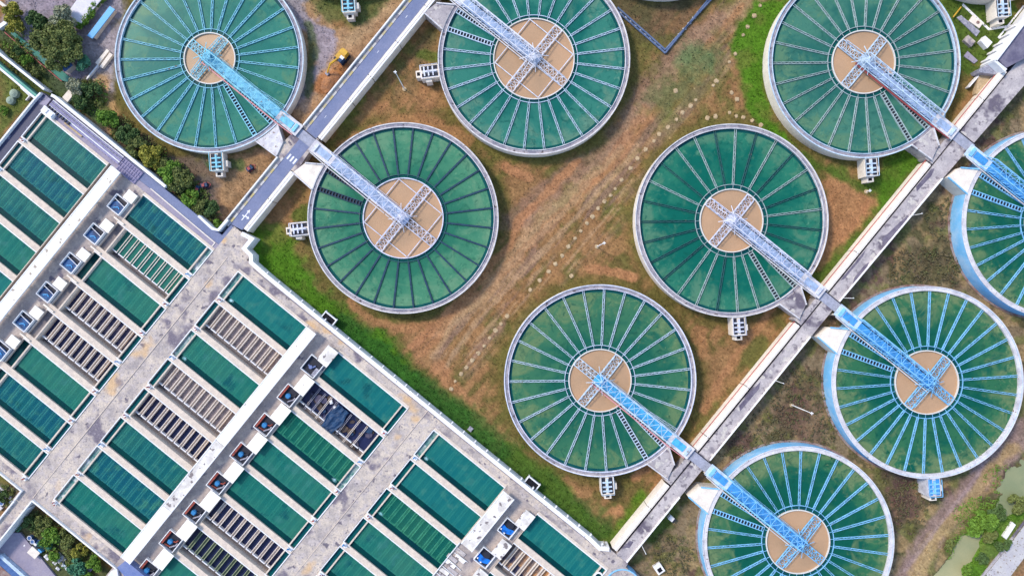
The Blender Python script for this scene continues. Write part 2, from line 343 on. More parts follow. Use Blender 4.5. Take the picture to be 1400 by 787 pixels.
patch([(875,135),(910,105),(960,90),(930,130),(900,150)], (0.11,0.12,0.05), 12, 0.7)
patch([(548,130),(575,60),(610,30),(590,90)], (0.10,0.085,0.04), 15, 0.7)
track([(575,75),(595,80)], GRASS, 4, 10, 0.7)
track([(405,295),(420,290)], GRASS, 6, 14, 0.8)
track([(490,135),(470,160)], GRASS, 6, 16, 0.6)
# upper left works yard
patch([(395,0),(440,0),(455,40),(490,40),(530,0),(575,0),(400,210),(355,210),(420,130)], (0.35,0.205,0.11), 6, 0.95, 0.4)
track([(398,-5),(415,30),(448,55),(440,95),(410,140)], LILAC, 9, 18, 0.85, 0.4)
track([(545,0),(490,45),(440,110),(405,160)], PALE, 3, 12, 0.7, 0.6)
track([(440,120),(455,105),(470,95)], (0.38,0.16,0.06), 7, 17, 0.9, 0.6)
patch([(425,0),(535,0),(500,36),(470,30),(440,25)], (0.075,0.105,0.03), 5, 0.95, 0.5)
track([(423,35),(428,70),(420,130)], (0.06,0.09,0.03), 4, 9, 0.8, 0.3)
patch([(20,-20),(170,-20),(155,120),(90,130),(0,40)], LILAC, 8, 0.9, 0.5)
patch([(100,60),(180,30),(165,100),(150,140),(130,110)], (0.30,0.26,0.27), 8, 0.9, 0.5)
patch([(0,40),(25,40),(60,90),(110,120),(100,145),(60,135),(0,85)], (0.045,0.075,0.02), 5, 0.9, 0.3)
patch([(0,92),(48,132),(0,185)], (0.10,0.13,0.03), 5, 0.95, 0.2)
patch([(95,130),(125,105),(160,160),(230,215),(330,215),(370,200),(380,230),(300,320),(250,285),(150,200)], (0.12,0.09,0.075), 7, 0.95, 0.5)
track([(140,110),(150,145),(160,180)], (0.42,0.25,0.11), 6, 16, 0.85, 0.6)
patch([(290,215),(360,205),(385,225),(330,280),(310,300),(300,270)], (0.33,0.19,0.09), 8, 0.85, 0.7)
track([(284,270),(300,290),(308,300)], PALE, 1.5, 4, 0.8, 0.2)
track([(290,222),(330,225)], (0.05,0.10,0.03), 5, 12, 0.8)
patch([(105,140),(150,130),(160,165),(140,175)], (0.04,0.10,0.02), 6, 0.8)
# right side
rm = sstep(1150,1158, C_*X+S_*Y)
G = lay(G, (0.20,0.145,0.085), rm)
G = lay(G, (0.095,0.085,0.04), rm*sstep(0.46,0.6,n1))
G = lay(G, (0.11,0.062,0.05), rm*sstep(0.52,0.62,fbm(X,Y,34,81))*0.85)
G = lay(G, (0.30,0.205,0.10), rm*sstep(0.5,0.64,fbm(X,Y,22,91))*0.8)
G = lay(G, (0.13,0.135,0.04), rm*sstep(0.54,0.66,fbm(X,Y,15,131))*0.7)
patch([(1230,360),(1290,310),(1320,400),(1280,395),(1240,395)], (0.085,0.07,0.04), 14, 0.75)
patch([(1060,560),(1110,510),(1130,600),(1090,610)], (0.12,0.065,0.055), 12, 0.7)
patch([(1215,650),(1250,640),(1265,700),(1230,720)], (0.10,0.058,0.055), 12, 0.8)
track([(1140,400),(1060,500),(960,630),(895,720)], (0.10,0.105,0.03), 6, 16, 0.7)
track([(920,700),(890,735)], GRASS, 6, 14, 0.7)
patch([(1215,800),(1275,710),(1330,640),(1400,570),(1420,600),(1340,680),(1290,740),(1250,800)], (0.235,0.16,0.135), 5, 0.95, 0.35)
track([(1390,610),(1330,680),(1275,745),(1245,800)], STRAW, 4, 14, 0.85, 0.6)
track([(1370,605),(1300,700),(1240,780)], (0.32,0.23,0.22), 1, 4, 0.6, 0.3)
patch([(1275,800),(1330,720),(1420,630),(1420,690),(1340,800)], (0.075,0.17,0.015), 6, 0.95, 0.6)
patch([(1375,800),(1400,770),(1430,740),(1430,820)], (0.26,0.14,0.07), 5, 0.95, 0.3)
# bottom left yard
patch([(-40,640),(25,668),(0,700),(-40,740)], (0.10,0.10,0.07), 5, 0.95, 0.2)
patch([(40,690),(170,795),(90,800),(10,735)], (0.07,0.085,0.035), 4, 0.95, 0.2)
far = (np.abs(X-700) > 900) | (np.abs(Y-393) > 600)
G[far] = (0.10,0.10,0.05)
gr = (0.70 + 0.30*2*n2)*(0.72 + 0.56*n3)
jit = np.random.RandomState(5).rand(*X.shape)
G = G*(gr*(0.86+0.28*jit))[...,None]
G[...,0] *= (0.93+0.14*n1); G[...,1] *= (0.95+0.1*n4)
POND1 = [(1366,668),(1385,648),(1402,634),(1460,590),(1460,668),(1405,692),(1388,704),(1374,706),(1366,694),(1371,680)]
POND2 = [(1292,770),(1318,740),(1340,728),(1347,736),(1340,752),(1326,777),(1318,830),(1255,830)]
pd = np.maximum(sstep(-7,7,polysd(POND1,0.7)+(RG-.5)*14), sstep(-7,7,polysd(POND2,0.7)+(RG-.5)*14))
Z = zground(X, Y) + (n2-0.5)*0.12 - pd*1.3
f_ = S
V = np.stack([(X-700)*f_, (393.5-Y)*f_, Z], -1).reshape(-1,3)
nx, ny = X.shape
I = np.arange(nx*ny).reshape(nx,ny)
Fq = np.stack([I[:-1,:-1], I[:-1,1:], I[1:,1:], I[1:,:-1]], -1).reshape(-1,4)
gm = bpy.data.meshes.new('ground'); gm.vertices.add(len(V)); gm.vertices.foreach_set('co', V.astype(np.float32).ravel())
gm.loops.add(Fq.size); gm.loops.foreach_set('vertex_index', Fq.astype(np.int32).ravel())
gm.polygons.add(len(Fq)); gm.polygons.foreach_set('loop_start', np.arange(0,Fq.size,4,dtype=np.int32)); gm.polygons.foreach_set('loop_total', np.full(len(Fq),4,np.int32))
gm.update(); gm.validate()
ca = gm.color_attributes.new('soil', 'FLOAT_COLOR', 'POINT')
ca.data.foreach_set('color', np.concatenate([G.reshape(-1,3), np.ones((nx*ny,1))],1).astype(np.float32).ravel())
mg = bpy.data.materials.new('ground_soil'); mg.use_nodes = True; n = mg.node_tree; b = n.nodes['Principled BSDF']; b.inputs['Roughness'].default_value = 0.95; b.inputs['Specular IOR Level'].default_value = 0.1
at = n.nodes.new('ShaderNodeAttribute'); at.attribute_name = 'soil'
ge = n.nodes.new('ShaderNodeNewGeometry'); no = n.nodes.new('ShaderNodeTexNoise'); no.inputs['Scale'].default_value = 1.7; no.inputs['Detail'].default_value = 5; no.inputs['Roughness'].default_value = 0.7
n.links.new(ge.outputs['Position'], no.inputs['Vector'])
mr = n.nodes.new('ShaderNodeMapRange'); mr.inputs[1].default_value = 0.3; mr.inputs[2].default_value = 0.7; mr.inputs[3].default_value = 0.72; mr.inputs[4].default_value = 1.28
n.links.new(no.outputs['Fac'], mr.inputs[0])
vm = n.nodes.new('ShaderNodeVectorMath'); vm.operation = 'SCALE'; n.links.new(at.outputs['Color'], vm.inputs[0]); n.links.new(mr.outputs[0], vm.inputs['Scale'])
n.links.new(vm.outputs[0], b.inputs['Base Color'])
bp = n.nodes.new('ShaderNodeBump'); bp.inputs['Strength'].default_value = 0.5; bp.inputs['Distance'].default_value = 0.25; n.links.new(no.outputs['Fac'], bp.inputs['Height']); n.links.new(bp.outputs[0], b.inputs['Normal'])
gm.materials.append(mg)
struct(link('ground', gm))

def tufts(name, n_pts, seed, size, box=(-20,1420,-20,800), keep=None, bright=(0.65,1.35), hz=0.28):
    r = np.random.RandomState(seed); px = box[0]+(box[1]-box[0])*r.rand(n_pts); py = box[2]+(box[3]-box[2])*r.rand(n_pts)
    ok = np.ones(n_pts, bool)
    for (tx,ty) in TC: ok &= np.hypot(px-tx,py-ty) > 134
    u = C_*px+S_*py; v = S_*px-C_*py
    ok &= ~((v < -56) & (u > 118) & (u < 1170)); ok &= ~((u > 426) & (u < 467) & (v < 430)); ok &= ~((u > 1112) & (u < 1158) & (v < 1000))
    if keep is not None: ok &= keep(px,py,u,v)
    px, py = px[ok], py[ok]; ix = np.clip(np.searchsorted(xs,px),0,len(xs)-1); iy = np.clip(np.searchsorted(ys,py),0,len(ys)-1)
    ok = (pd[ix,iy] < 0.35); px, py, ix, iy = px[ok], py[ok], ix[ok], iy[ok]
    col = G[ix,iy]*(bright[0]+(bright[1]-bright[0])*r.rand(len(px)))[:,None]; z = Z[ix,iy]; m_ = len(px)
    c = np.stack([(px-700)*S,(393.5-py)*S,z+r.rand(m_)*hz],1)
    a = r.normal(size=(m_,3)); a[:,2] = np.abs(a[:,2])*.8; a /= np.linalg.norm(a,axis=1)[:,None]; b_ = np.cross(a,r.normal(size=(m_,3))); b_ /= np.linalg.norm(b_,axis=1)[:,None]
    s_ = size*(.5+r.rand(m_))[:,None]; V_ = np.stack([c-a*s_,c+b_*s_*.5,c+a*s_,c-b_*s_*.5],1).reshape(-1,3)
    me = bpy.data.meshes.new(name); me.from_pydata(V_.tolist(),[],np.arange(m_*4).reshape(-1,4).tolist()); me.update()
    ca = me.color_attributes.new('soil','FLOAT_COLOR','POINT'); ca.data.foreach_set('color', np.concatenate([np.repeat(col,4,0),np.ones((m_*4,1))],1).astype(np.float32).ravel())
    me.materials.append(mg); return struct(link(name,me),'stuff')
tufts('dry_grass', 95000, 3, 0.20)
tufts('grass', 60000, 4, 0.24, keep=lambda px,py,u,v: G[np.clip(np.searchsorted(xs,px),0,len(xs)-1),np.clip(np.searchsorted(ys,py),0,len(ys)-1),1] > 1.12*G[np.clip(np.searchsorted(xs,px),0,len(xs)-1),np.clip(np.searchsorted(ys,py),0,len(ys)-1),0], hz=.35)

# ------------------------------------------------------------------ prism helpers in photo pixels / deck grid
def px_prism(name, pts, z0, z1, m, parent=None):
    mb = MB(); mb.prism([P(x,y,z1)[:2] for x,y in pts], z0, z1); return mb.build(name, m, parent)
def uv_prism_mb(mb, pts, z0, z1): mb.prism([PU(u,v,z1)[:2] for u,v in pts], z0, z1)
def uvd_rect(mb, u0, u1, v0, v1, z0, z1):
    mb.prism([PUd(u,v,0)[:2] for u,v in ((u0,v0),(u1,v0),(u1,v1),(u0,v1))], z0, z1)
def offset_path(pts, w):
    out_l, out_r = [], []
    n = len(pts)
    for i in range(n):
        a = np.array(pts[max(i-1,0)]); b = np.array(pts[i]); c = np.array(pts[min(i+1,n-1)])
        d1 = b-a; d2 = c-b
        if i == 0: d1 = d2
        if i == n-1: d2 = d1
        d1 = d1/np.linalg.norm(d1); d2 = d2/np.linalg.norm(d2); t = d1+d2; t /= np.linalg.norm(t)
        nn = np.array((-t[1], t[0])); k = w/2/max(0.35, float(np.dot(nn, np.array((-d1[1], d1[0])))))
        out_l.append(b+nn*k); out_r.append(b-nn*k)
    return out_l, out_r
def wall_mb(mb, pts, w, z0, z1, cap=None):
    P2 = [np.array(P(x,y,z1)[:2]) for x,y in pts]
    l, r = offset_path(P2, w)
    for i in range(len(pts)-1): mb.prism([tuple(l[i]),tuple(l[i+1]),tuple(r[i+1]),tuple(r[i])], z0, z1)
def wall(name, pts, wpx, z0, z1, m, label, parent=None, cat='wall', group=None):
    mb = MB(); wall_mb(mb, pts, wpx*S, z0, z1); o = mb.build(name, m, parent)
    if not parent: tag(o, label, cat, group)
    return o
def UVP(*a): return [uvpx(u,v) for u,v in a]

# ------------------------------------------------------------------ concrete decks and roads
mb = MB()
for r in [(443.0,485.5,-504,-72),(443.0,485.5,-72,-54),(443,470,-54,-39),(485.5,1180,-79.25,-64),(785.5,829.5,-560,-79.25),
          (485.5,607.5,-504,-487.5),(1135.5,1180,-300,-79.25),(1112,1152,-64,-58.2)]:
    uvd_rect(mb, *r, 0.0, ZP)
struct(mb.build('concrete_deck', M['deck']))
mb = MB(); uvd_rect(mb,320,443,-503,-487.5,0,ZP); uvd_rect(mb,446,463.5,-680,-504,0,ZP)
uvd_rect(mb, 443.0,446.0,-520,-504,0,ZP)
struct(mb.build('ramp_deck', M['deck']))
mb = MB()
for q in ((607.5,661.5,-487.5,-79.25),(956.5,1011.5,-560,-79.25),(607.5,661.5,-560,-487.5)): uvd_rect(mb, *q, 0.0, ZP)
uvd_rect(mb, 261.5,315.5,-440,-79.25, 0, ZP); uvd_rect(mb, 315.5,319.5,-130.25,-79.25,0,ZP)
struct(mb.build('gallery_floor', M['gallerydeck']))
mb = MB(); uvd_rect(mb, 144,443,-79.25,-71.5,0,ZP); struct(mb.build('side_pavement', M['paving']))
mb = MB(); uvd_rect(mb, 268,438,-71.5,-59,0,ZP-0.1); uvd_rect(mb, 438,443,-71.5,-40,0,ZP-0.1); struct(mb.build('service_road', M['asphalt']))
mb = MB(); uvd_rect(mb, 122.5,139.5,-420,-62,0,ZP-0.1); struct(mb.build('wet_lane', M['wetasphalt']))
# left causeway: u 428..465
mb = MB(); uv_prism_mb(mb, [(437.5,-39.7),(455,-36),(455.3,420),(438,420)], 0.0, ZP); struct(mb.build('asphalt_road', M['asphalt']))
mb = MB(); uv_prism_mb(mb, [(428.5,-52),(437.4,-39.7),(437.9,420),(429,420)], 0.0, ZP-0.05); struct(mb.build('road_shoulder', M['deck']))
# kerb with alternating paint
def striped(name, cols, period, ang, rough=0.7):
    m = bpy.data.materials.new(name); m.use_nodes = True; n = m.node_tree; b = n.nodes['Principled BSDF']; b.inputs['Roughness'].default_value = rough
    g = n.nodes.new('ShaderNodeNewGeometry'); dt = n.nodes.new('ShaderNodeVectorMath'); dt.operation = 'DOT_PRODUCT'; dt.inputs[1].default_value = (math.cos(ang)/period, math.sin(ang)/period, 0)
    n.links.new(g.outputs['Position'], dt.inputs[0]); fr = n.nodes.new('ShaderNodeMath'); fr.operation = 'FRACT'; n.links.new(dt.outputs['Value'], fr.inputs[0])
    cr = n.nodes.new('ShaderNodeValToRGB'); cr.color_ramp.interpolation = 'CONSTANT'
    for i, c in enumerate(cols):
        e = cr.color_ramp.elements[i] if i < 2 else cr.color_ramp.elements.new(i/len(cols))
        e.position = i/len(cols); e.color = (*c, 1)
    n.links.new(fr.outputs[0], cr.inputs[0]); n.links.new(cr.outputs[0], b.inputs['Base Color']); return m
M['kerbpaint'] = striped('kerb_paint', [(0.46,0.38,0.17),(0.48,0.46,0.43),(0.22,0.21,0.25),(0.50,0.48,0.46),(0.44,0.38,0.22),(0.36,0.34,0.36)], 8.4, R_(51))
mb = MB(); uv_prism_mb(mb, [(434.6,-44),(437.3,-44),(437.6,76),(434.9,76)], ZP-0.05, ZP+0.12); uv_prism_mb(mb, [(434.9,128),(437.6,128),(437.8,420),(435.1,420)], ZP-0.05, ZP+0.12)
struct(mb.build('kerb', M['kerbpaint']))
wall('parapet_wall', UVP((429,-50),(429.4,72)), 1.6, ZP-0.3, ZP+0.7, M['parapet'], 'low pale parapet along the left edge of the blue asphalt road')
wall('parapet_wall', UVP((429.6,128),(430,420)), 1.6, ZP-0.3, ZP+0.7, M['parapet'], 'low grey parapet of the blue road beside the yellow excavator')
# right side covered gallery of left causeway
gal = thing('covered_gallery', 'cream jointed concrete gallery along the right edge of the blue asphalt road', 'gallery', PU(459,150,0))
gl = gal.location
def uvlocal(th, pts, z0, z1, m, name):
    mb = MB(); mb.prism([(PU(u,v,z1)[0]-th.location.x, PU(u,v,z1)[1]-th.location.y) for u,v in pts], z0-th.location.z, z1-th.location.z); return mb.build(name, m, th)
seg = [-33.5,20,69]
for a, b in zip(seg[:-1], seg[1:]): uvlocal(gal, [(455.4,a+0.5),(462.2,a+0.5),(462.2,b-0.5),(455.4,b-0.5)], 0, ZP+0.5, M['cream'], 'gallery_segment')
for a, b in ((127.5,194),(194,237.6),(237.6,297),(297,360),(360,420)): uvlocal(gal, [(455.4,a+0.5),(462.2,a+0.5),(462.2,b-0.5),(455.4,b-0.5)], 0, ZP+0.5, M['cream'], 'gallery_segment')
uvlocal(gal, [(457.2,-33),(459,-33),(459,69),(457.2,69)], ZP+0.5, ZP+0.62, M['parapet'], 'coping'); uvlocal(gal, [(460.6,-33),(462.3,-33),(462.3,69),(460.6,69)], ZP+0.5, ZP+0.75, M['white'], 'rail')
uvlocal(gal, [(460.6,127.5),(462.3,127.5),(462.3,420),(460.6,420)], ZP+0.5, ZP+0.75, M['white'], 'rail'); uvlocal(gal, [(457.2,127.5),(459,127.5),(459,420),(457.2,420)], ZP+0.5, ZP+0.62, M['parapet'], 'coping')
# zebra bars and lane arrow
mb = MB()
for i in range(3):
    u = 440.5 + i*5.2; uv_prism_mb(mb, [(u,78),(u+2.4,78),(u+2.4,86.5),(u,86.5)], ZP, ZP+0.006)
for v in (154,268,330): uv_prism_mb(mb, [(446,v),(446.6,v),(446.6,v+4),(446,v+4)], ZP, ZP+0.006)
struct(mb.build('road_marking', M['white']))
mb = MB(); a0 = (446,-18)
def arr(pts): uv_prism_mb(mb, [(a0[0]+p, a0[1]+q) for p,q in pts], ZP, ZP+0.006)
arr([(-0.5,-8),(0.7,-8),(0.7,6),(-0.5,6)]); arr([(-2.2,6),(2.4,6),(0.1,10.5)]); arr([(0.7,-1),(4.2,-1),(4.2,0.6),(0.7,0.6)]); arr([(4.2,-2.8),(6.8,-0.2),(4.2,2.4)]); arr([(-3.6,-2.6),(-0.5,-2.6),(-0.5,-1.2),(-3.6,-1.2)])
struct(mb.build('road_arrow_marking', M['white']))
# right causeway
mb = MB(); uv_prism_mb(mb, [(1132,-58),(1149.5,-58),(1149.6,0),(1151.5,420),(1155.2,620),(1163,820),(1165,1000),(1134,1000),(1134,700),(1133,300)], -1.8, ZP)
struct(mb.build('causeway_road', M['grey_deck']))
mb = MB(); uv_prism_mb(mb, [(1129.6,-40),(1131.9,-40),(1132.9,300),(1133.9,700),(1133.9,1000),(1131.6,1000),(1131.6,700),(1130.6,300)], 0, ZP-0.35); struct(mb.build('roadside_gutter', M['dark']))
mb = MB(); uv_prism_mb(mb, [(1143,505),(1150.5,500),(1153,545),(1150,555),(1146,530)], ZP, ZP+0.005); uv_prism_mb(mb, [(1134,590),(1139,585),(1141,615),(1138,625),(1135,622)], ZP, ZP+0.005)
uv_prism_mb(mb, [(1134,425),(1137,430),(1137.5,470),(1134.5,480)], ZP, ZP+0.005); uv_prism_mb(mb, [(1146.5,440),(1151,430),(1151.6,460),(1149,470),(1146.5,462)], ZP, ZP+0.005)
uv_prism_mb(mb, [(1134,205),(1140,200),(1141,240),(1136,250)], ZP, ZP+0.005); uv_prism_mb(mb, [(1133,-45),(1140,-40),(1139,-30),(1133.5,-32)], ZP, ZP+0.005)
struct(mb.build('tar_patch', mat('tar_repair', (0.10,0.085,0.125), 0.9, (0.17,0.15,0.19), 0.6, None, 0.15)))
gal = thing('covered_gallery', 'white concrete pipe gallery along the left edge of the long grey causeway', 'gallery', PU(1127,150,0))
for (a, b) in ((-55,20),(20,60),(122,144.6),(144.6,232),(232,342),(404,469),(469,626),(688,740),(740,790)):
    k = a*0.0034; k2 = b*0.0034
    uvlocal(gal, [(1121.5+k,a+0.4),(1129.4+k,a+0.4),(1129.4+k2,b-0.4),(1121.5+k2,b-0.4)], 0, ZP+0.45, M['cream'], 'gallery_segment')
for (a, b) in ((-55,60),(122,342),(404,626),(688,790)):
    uvlocal(gal, [(1126.6+a*.0034,a),(1127.6+a*.0034,a),(1127.6+b*.0034,b),(1126.6+b*.0034,b)], ZP+0.45, ZP+0.56, M['parapet'], 'coping')
mb = MB(); mb.tube([PU(1119.6+.0034*122,122,2.9), PU(1119.6+.0034*342,342,2.9)], 0.2); mb.tube([PU(1119.6+.0034*404,404,2.9), PU(1119.6+.0034*626,626,2.9)], 0.2); mb.tube([PU(1119.6+.0034*688,688,2.9), PU(1119.6+.0034*790,790,2.9)], 0.2)
tag(mb.build('red_pipe', M['red']), 'thin red pipe fixed along the outer face of the white causeway gallery', 'pipe')
mb = MB()
for a, b in ((60,122),(342,404),(626,688)):
    uv_prism_mb(mb, [(1116.5+.0034*a,a+2),(1129.6+.0034*a,a+2),(1129.6+.0034*a,b),(1122+.0034*a,b),(1122+.0034*a,a+28)], 0, ZP-0.03)
struct(mb.build('bridge_apron', M['grey_deck']))
mb = MB()
for a, b in ((70,128),): uv_prism_mb(mb, [(422,a+2),(428.4,a),(428.6,b),(426,b)], 0, ZP-0.02)
for a, b in ((69,127),): uv_prism_mb(mb, [(455.2,a+.6),(463,a+2),(460,b-30),(459,b-.6),(455.2,b-.6)], 0, ZP-0.02)
struct(mb.build('bridge_apron', M['deck']))
wall('parapet_wall', UVP((1149.9,-58),(1150.2,57)), 1.0, -1.8, ZP+0.7, M['parapet'], 'thin grey parapet on the right edge of the causeway near the corner deck')
wall('parapet_wall', UVP((1150.6,122),(1151.3,340)), 1.0, -1.8, ZP+0.7, M['parapet'], 'thin grey parapet of the causeway between the two lower blue bridges')
wall('parapet_wall', UVP((1151.7,402),(1152,420),(1155.4,622)), 1.0, -1.8, ZP+0.7, M['parapet'], 'thin grey parapet of the causeway beside the tall scrub')
for v in (-27, 263, 409, 553):
    o = MB(); a = PU(1151+(0 if v<300 else 1),v,ZP); 
    o.tube([(a[0],a[1],-1.8),(a[0],a[1],ZP+6)], 0.07, 6); q = PU(1151,v,ZP); dx = np.array(PU(1146,v,ZP+6))-np.array(PU(1151,v,ZP+6)); o.tube([(a[0],a[1],ZP+6),(a[0]+dx[0]*.35-dx[1]*.0,a[1]+dx[1]*.35,ZP+6)],0.06,6)
    tag(o.build('lamp_post', M['parapet']), {-27:'slim grey lamp post on the causeway nearest the corner deck',263:'slim grey lamp post on the causeway between the two lower blue bridges',553:'slim grey lamp post on the causeway right edge beside olive scrub',409:'slim grey lamp post on the causeway beside the middle bridge crossing'}[v], 'lamp post', 'lamp posts on the causeway')

# platform parapets
px_out = [(330,319),(344,326.5),(333.5,339.5),(343,349),(343,358.5),(365,378),(481,472.5),(636,598.5),(806,736),(820,749.5),(833,750.5)]
par = thing('parapet_wall', 'long white parapet with small brackets edging the filter platform above the grass', 'wall', (0,0,0))
mb = MB(); wall_mb(mb, px_out, 1.05, 0.0, ZP+0.8); mb.build('wall_body', M['parapet'], par)
mb = MB()
for t in np.arange(519, 1110, 20.3):
    mb.prism([PUd(t-0.7,-61.2,0)[:2],PUd(t+0.7,-61.2,0)[:2],PUd(t+0.7,-57.8,0)[:2],PUd(t-0.7,-57.8,0)[:2]], ZP-0.6, ZP+0.3)
mb.build('bracket', M['white'], par)
wall('parapet_wall', UVP((463.8,-504.3),(612,-504.3)), 1.8, 0, ZP+0.8, M['parapet'], 'white parapet between the filter platform and the planted yard at the bottom')
wall('parapet_wall', UVP((464.2,-505.6),(464.2,-680)), 1.8, 0, ZP+0.8, M['parapet'], 'white parapet on the right side of the narrow ramp at the bottom left')
wall('parapet_wall', UVP((445.4,-520),(445.4,-680)), 1.6, 0, ZP+0.8, M['parapet'], 'white parapet on the left side of the narrow ramp beside scrap yard')
wall('parapet_wall', UVP((320,-503.4),(444.6,-503.4),(445.2,-519)), 1.6, 0, ZP+0.8, M['parapet'], 'white parapet above the scrap yard corner at the left edge')
wall('parapet_wall', UVP((121.6,-420),(121.6,-80),(122.5,-64)), 2.0, 0, ZP+0.9, M['white'], 'white outer wall of the wet lane left of the filters')
wall('parapet_wall', UVP((136,-57.2),(140,-56),(336,-56)), 4.0, 0, ZP+1.0, M['white'], 'broad white wall between the pipe rack and the shrubs')
wall('parapet_wall', [(271,295),(290,312.5),(298,314.5),(311,300)], 3.2, 0, ZP+1.0, M['white'], 'short white wall bending round the corner at the end of the asphalt road')
mb = MB(); wall_mb(mb, UVP((322,-70.8),(437,-73),(437,-80)), 0.25, ZP-0.1, ZP+0.15); struct(mb.build('kerb', M['cream']))
# corridor joints
mb = MB()
for (u0, v0, v1) in ((462.5,-500,-78),(807,-560,-64)): uvd_rect(mb, u0, u0+0.9, v0, v1, ZP, ZP+0.10)
struct(mb.build('deck_joint', M['wall']))
mb = MB()
for (u0, v0, v1) in ((463.6,-430,-110),(807.9,-300,-64)): uvd_rect(mb, u0, u0+0.7, v0, v1, ZP, ZP+0.006)
for v in (-68.6,): uvd_rect(mb, 500, 1120, v, v+1.6, ZP, ZP+0.005)
struct(mb.build('deck_drain', mat('drain_grime',(0.20,0.18,0.20),0.9)))

# ------------------------------------------------------------------ filter basins
CH_A, CH_B, TH_A = 1.5, 8.5, 10.5
cache = {}
def basin(ua, L, fl, k, kind, label, far_ch=None, chan='plain', ntr=9, t0=None, pitch=11.8, wat='teal', foam=False, seed=0):
    """ua: u of the channel-end outer face; fl=+1 when the basin runs to larger u; L length of the filter box"""
    vt, vb = -79.25-51*k, -130.25-51*k; vm = (vt+vb)/2
    total = TH_A+L+1.0+(far_ch or 0)
    uo = ua
    org = PUd(uo, vm, 0.0)
    t = thing('filter_basin', label, 'filter basin', (org[0],org[1],0), -A39, 'filter basins on the platform')
    def B(mb, x0, x1, y0, y1, z0, z1): mb.box(fl*x0*K, fl*x1*K, (y0-vm_)*K, (y1-vm_)*K, z0, z1)
    vm_ = -104.75                       # local y uses k=0 numbers
    top = ZP+0.10; wt, wb = -84.0, -125.5; zb = ZP-2.7
    x_end = TH_A+L
    full = kind == 'full'
    # walls
    key = ('walls', ua, L, fl, far_ch)
    if key not in cache:
        mb = MB()
        B(mb,0.02,total-0.02,wt,-79.27,0,top); B(mb,0.02,total-0.02,-130.23,wb,0,top)
        B(mb,0.02,CH_A,wb,wt,0,top); B(mb,CH_B,TH_A,wb,wt,0,top+0.05); B(mb,x_end,x_end+1.0,wb,wt,0,top)
        B(mb,CH_A,CH_B,wb,wt,0,zb+0.6); B(mb,TH_A,x_end,wb,wt,0,zb)
        if far_ch:
            B(mb,total-1.2,total-0.02,wb,wt,0,top); B(mb,x_end+1.0,total-1.2,wb,wt,0,zb+0.3)
        cache[key] = mb.mesh('basin_wall', M['wall'])
    link('basin_wall', cache[key], t)
    # white lips on the long edges
    key = ('lip', L, fl)
    if key not in cache:
        mb = MB(); B(mb,0.05,total-0.05,wt,wt+1.3,top,top+0.06); B(mb,0.05,TH_A+1,wb-1.2,wb,top,top+0.06); B(mb,0.05,CH_A-0.2,wb,wt,top,top+0.07)
        cache[key] = mb.mesh('coping', M['white'])
    link('coping', cache[key], t)
    gw = 6.6                             # gullet width
    zg = ZP-0.55 if full else ZP-0.85
    key = ('gwall', L, fl, full, ntr, t0, pitch)
    xs_ = [(t0 if t0 is not None else TH_A+7.5) + i*pitch for i in range(ntr)]
    tw = 4.4
    if key not in cache:
        mb = MB(); e = [TH_A]
        for xx in xs_: e += [xx-tw/2+1.05, xx+tw/2-1.05]
        e.append(x_end)
        for a, b in zip(e[::2], e[1::2]):
            if b > a: B(mb, a, b, wb+gw, wb+gw+1.3, zb, zg)
        for a, b in zip(e[1::2], e[2::2]): B(mb, a, b, wb+gw, wb+gw+1.3, zb, zg-0.6)
        cache[key] = mb.mesh('gullet_wall', M['subtrough'] if full else M['white'])
    link('gullet_wall', cache[key], t)
    bed = {'full':M['subbed'],'beige':M['sand'],'purple':M['purplebed'],'navy':M['navybed'],'green':M['subbed'],'olive':M['navybed'],'mix':M['mixbed'],'site':M['navybed']}[kind]
    zf = ZP-1.5 if full else ZP-1.9
    key = ('bed', L, fl, kind)
    if key not in cache:
        mb = MB(); B(mb, TH_A, x_end, wb+gw+1.3, wt, zb, zf); cache[key] = mb.mesh('filter_bed', bed)
    link('filter_bed', cache[key], t)
    key = ('gfloor', L, fl, full)
    if not full:
        if key not in cache:
            mb = MB(); B(mb, TH_A, x_end, wb, wb+gw, zb, zb+0.12); cache[key] = mb.mesh('gullet_floor', M['gullet'])
        link('gullet_floor', cache[key], t)
    # troughs
    tm = M['subtrough'] if full else (M['greentrough'] if kind == 'olive' else M['trough'])
    key = ('trough', fl, kind)
    if key not in cache:
        mb = MB(); y0, y1 = wb+gw+1.3, wt
        for sx in (-1,1): B(mb, sx*tw/2, sx*(tw/2-0.85), y0, y1, zf+0.05, zg)
        B(mb, -tw/2+0.85, tw/2-0.85, y0, y1, zf+0.05, zf+0.25)
        cache[key] = mb.mesh('trough', tm)
    if kind != 'site':
        for xx in xs_: link('trough', cache[key], t, (fl*xx*K,0,0))
    if full or kind in ('green',):
        zw = ZP-0.42 if full else ZP-1.15
        mat_w = WT[wat]
        key = ('water', L, fl, zw, wat)
        if key not in cache:
            mb = MB(); mb.quad(*[(fl*x*K,(y-vm_)*K,zw) for x,y in ((TH_A,wb+gw+0.6),(x_end,wb+gw+0.6),(x_end,wt),(TH_A,wt))]); cache[key] = mb.mesh('water', mat_w)
        link('water', cache[key], t)
    if full:
        key = ('gwater', L, fl)
        if key not in cache:
            mb = MB(); mb.quad(*[(fl*x*K,(y-vm_)*K,ZP-0.425) for x,y in ((TH_A,wb),(x_end,wb),(x_end,wb+gw+0.6),(TH_A,wb+gw+0.6))]); cache[key] = mb.mesh('gullet_water', WG)
        link('gullet_water', cache[key], t)
    key = ('chw', fl, chan)
    if key not in cache:
        mb = MB(); mb.quad(*[(fl*x*K,(y-vm_)*K,ZP-0.5 if chan != 'low' else ZP-1.6) for x,y in ((CH_A,wb),(CH_B,wb),(CH_B,wt),(CH_A,wt))]); cache[key] = mb.mesh('channel_water', WCf if chan == 'foam' else WC)
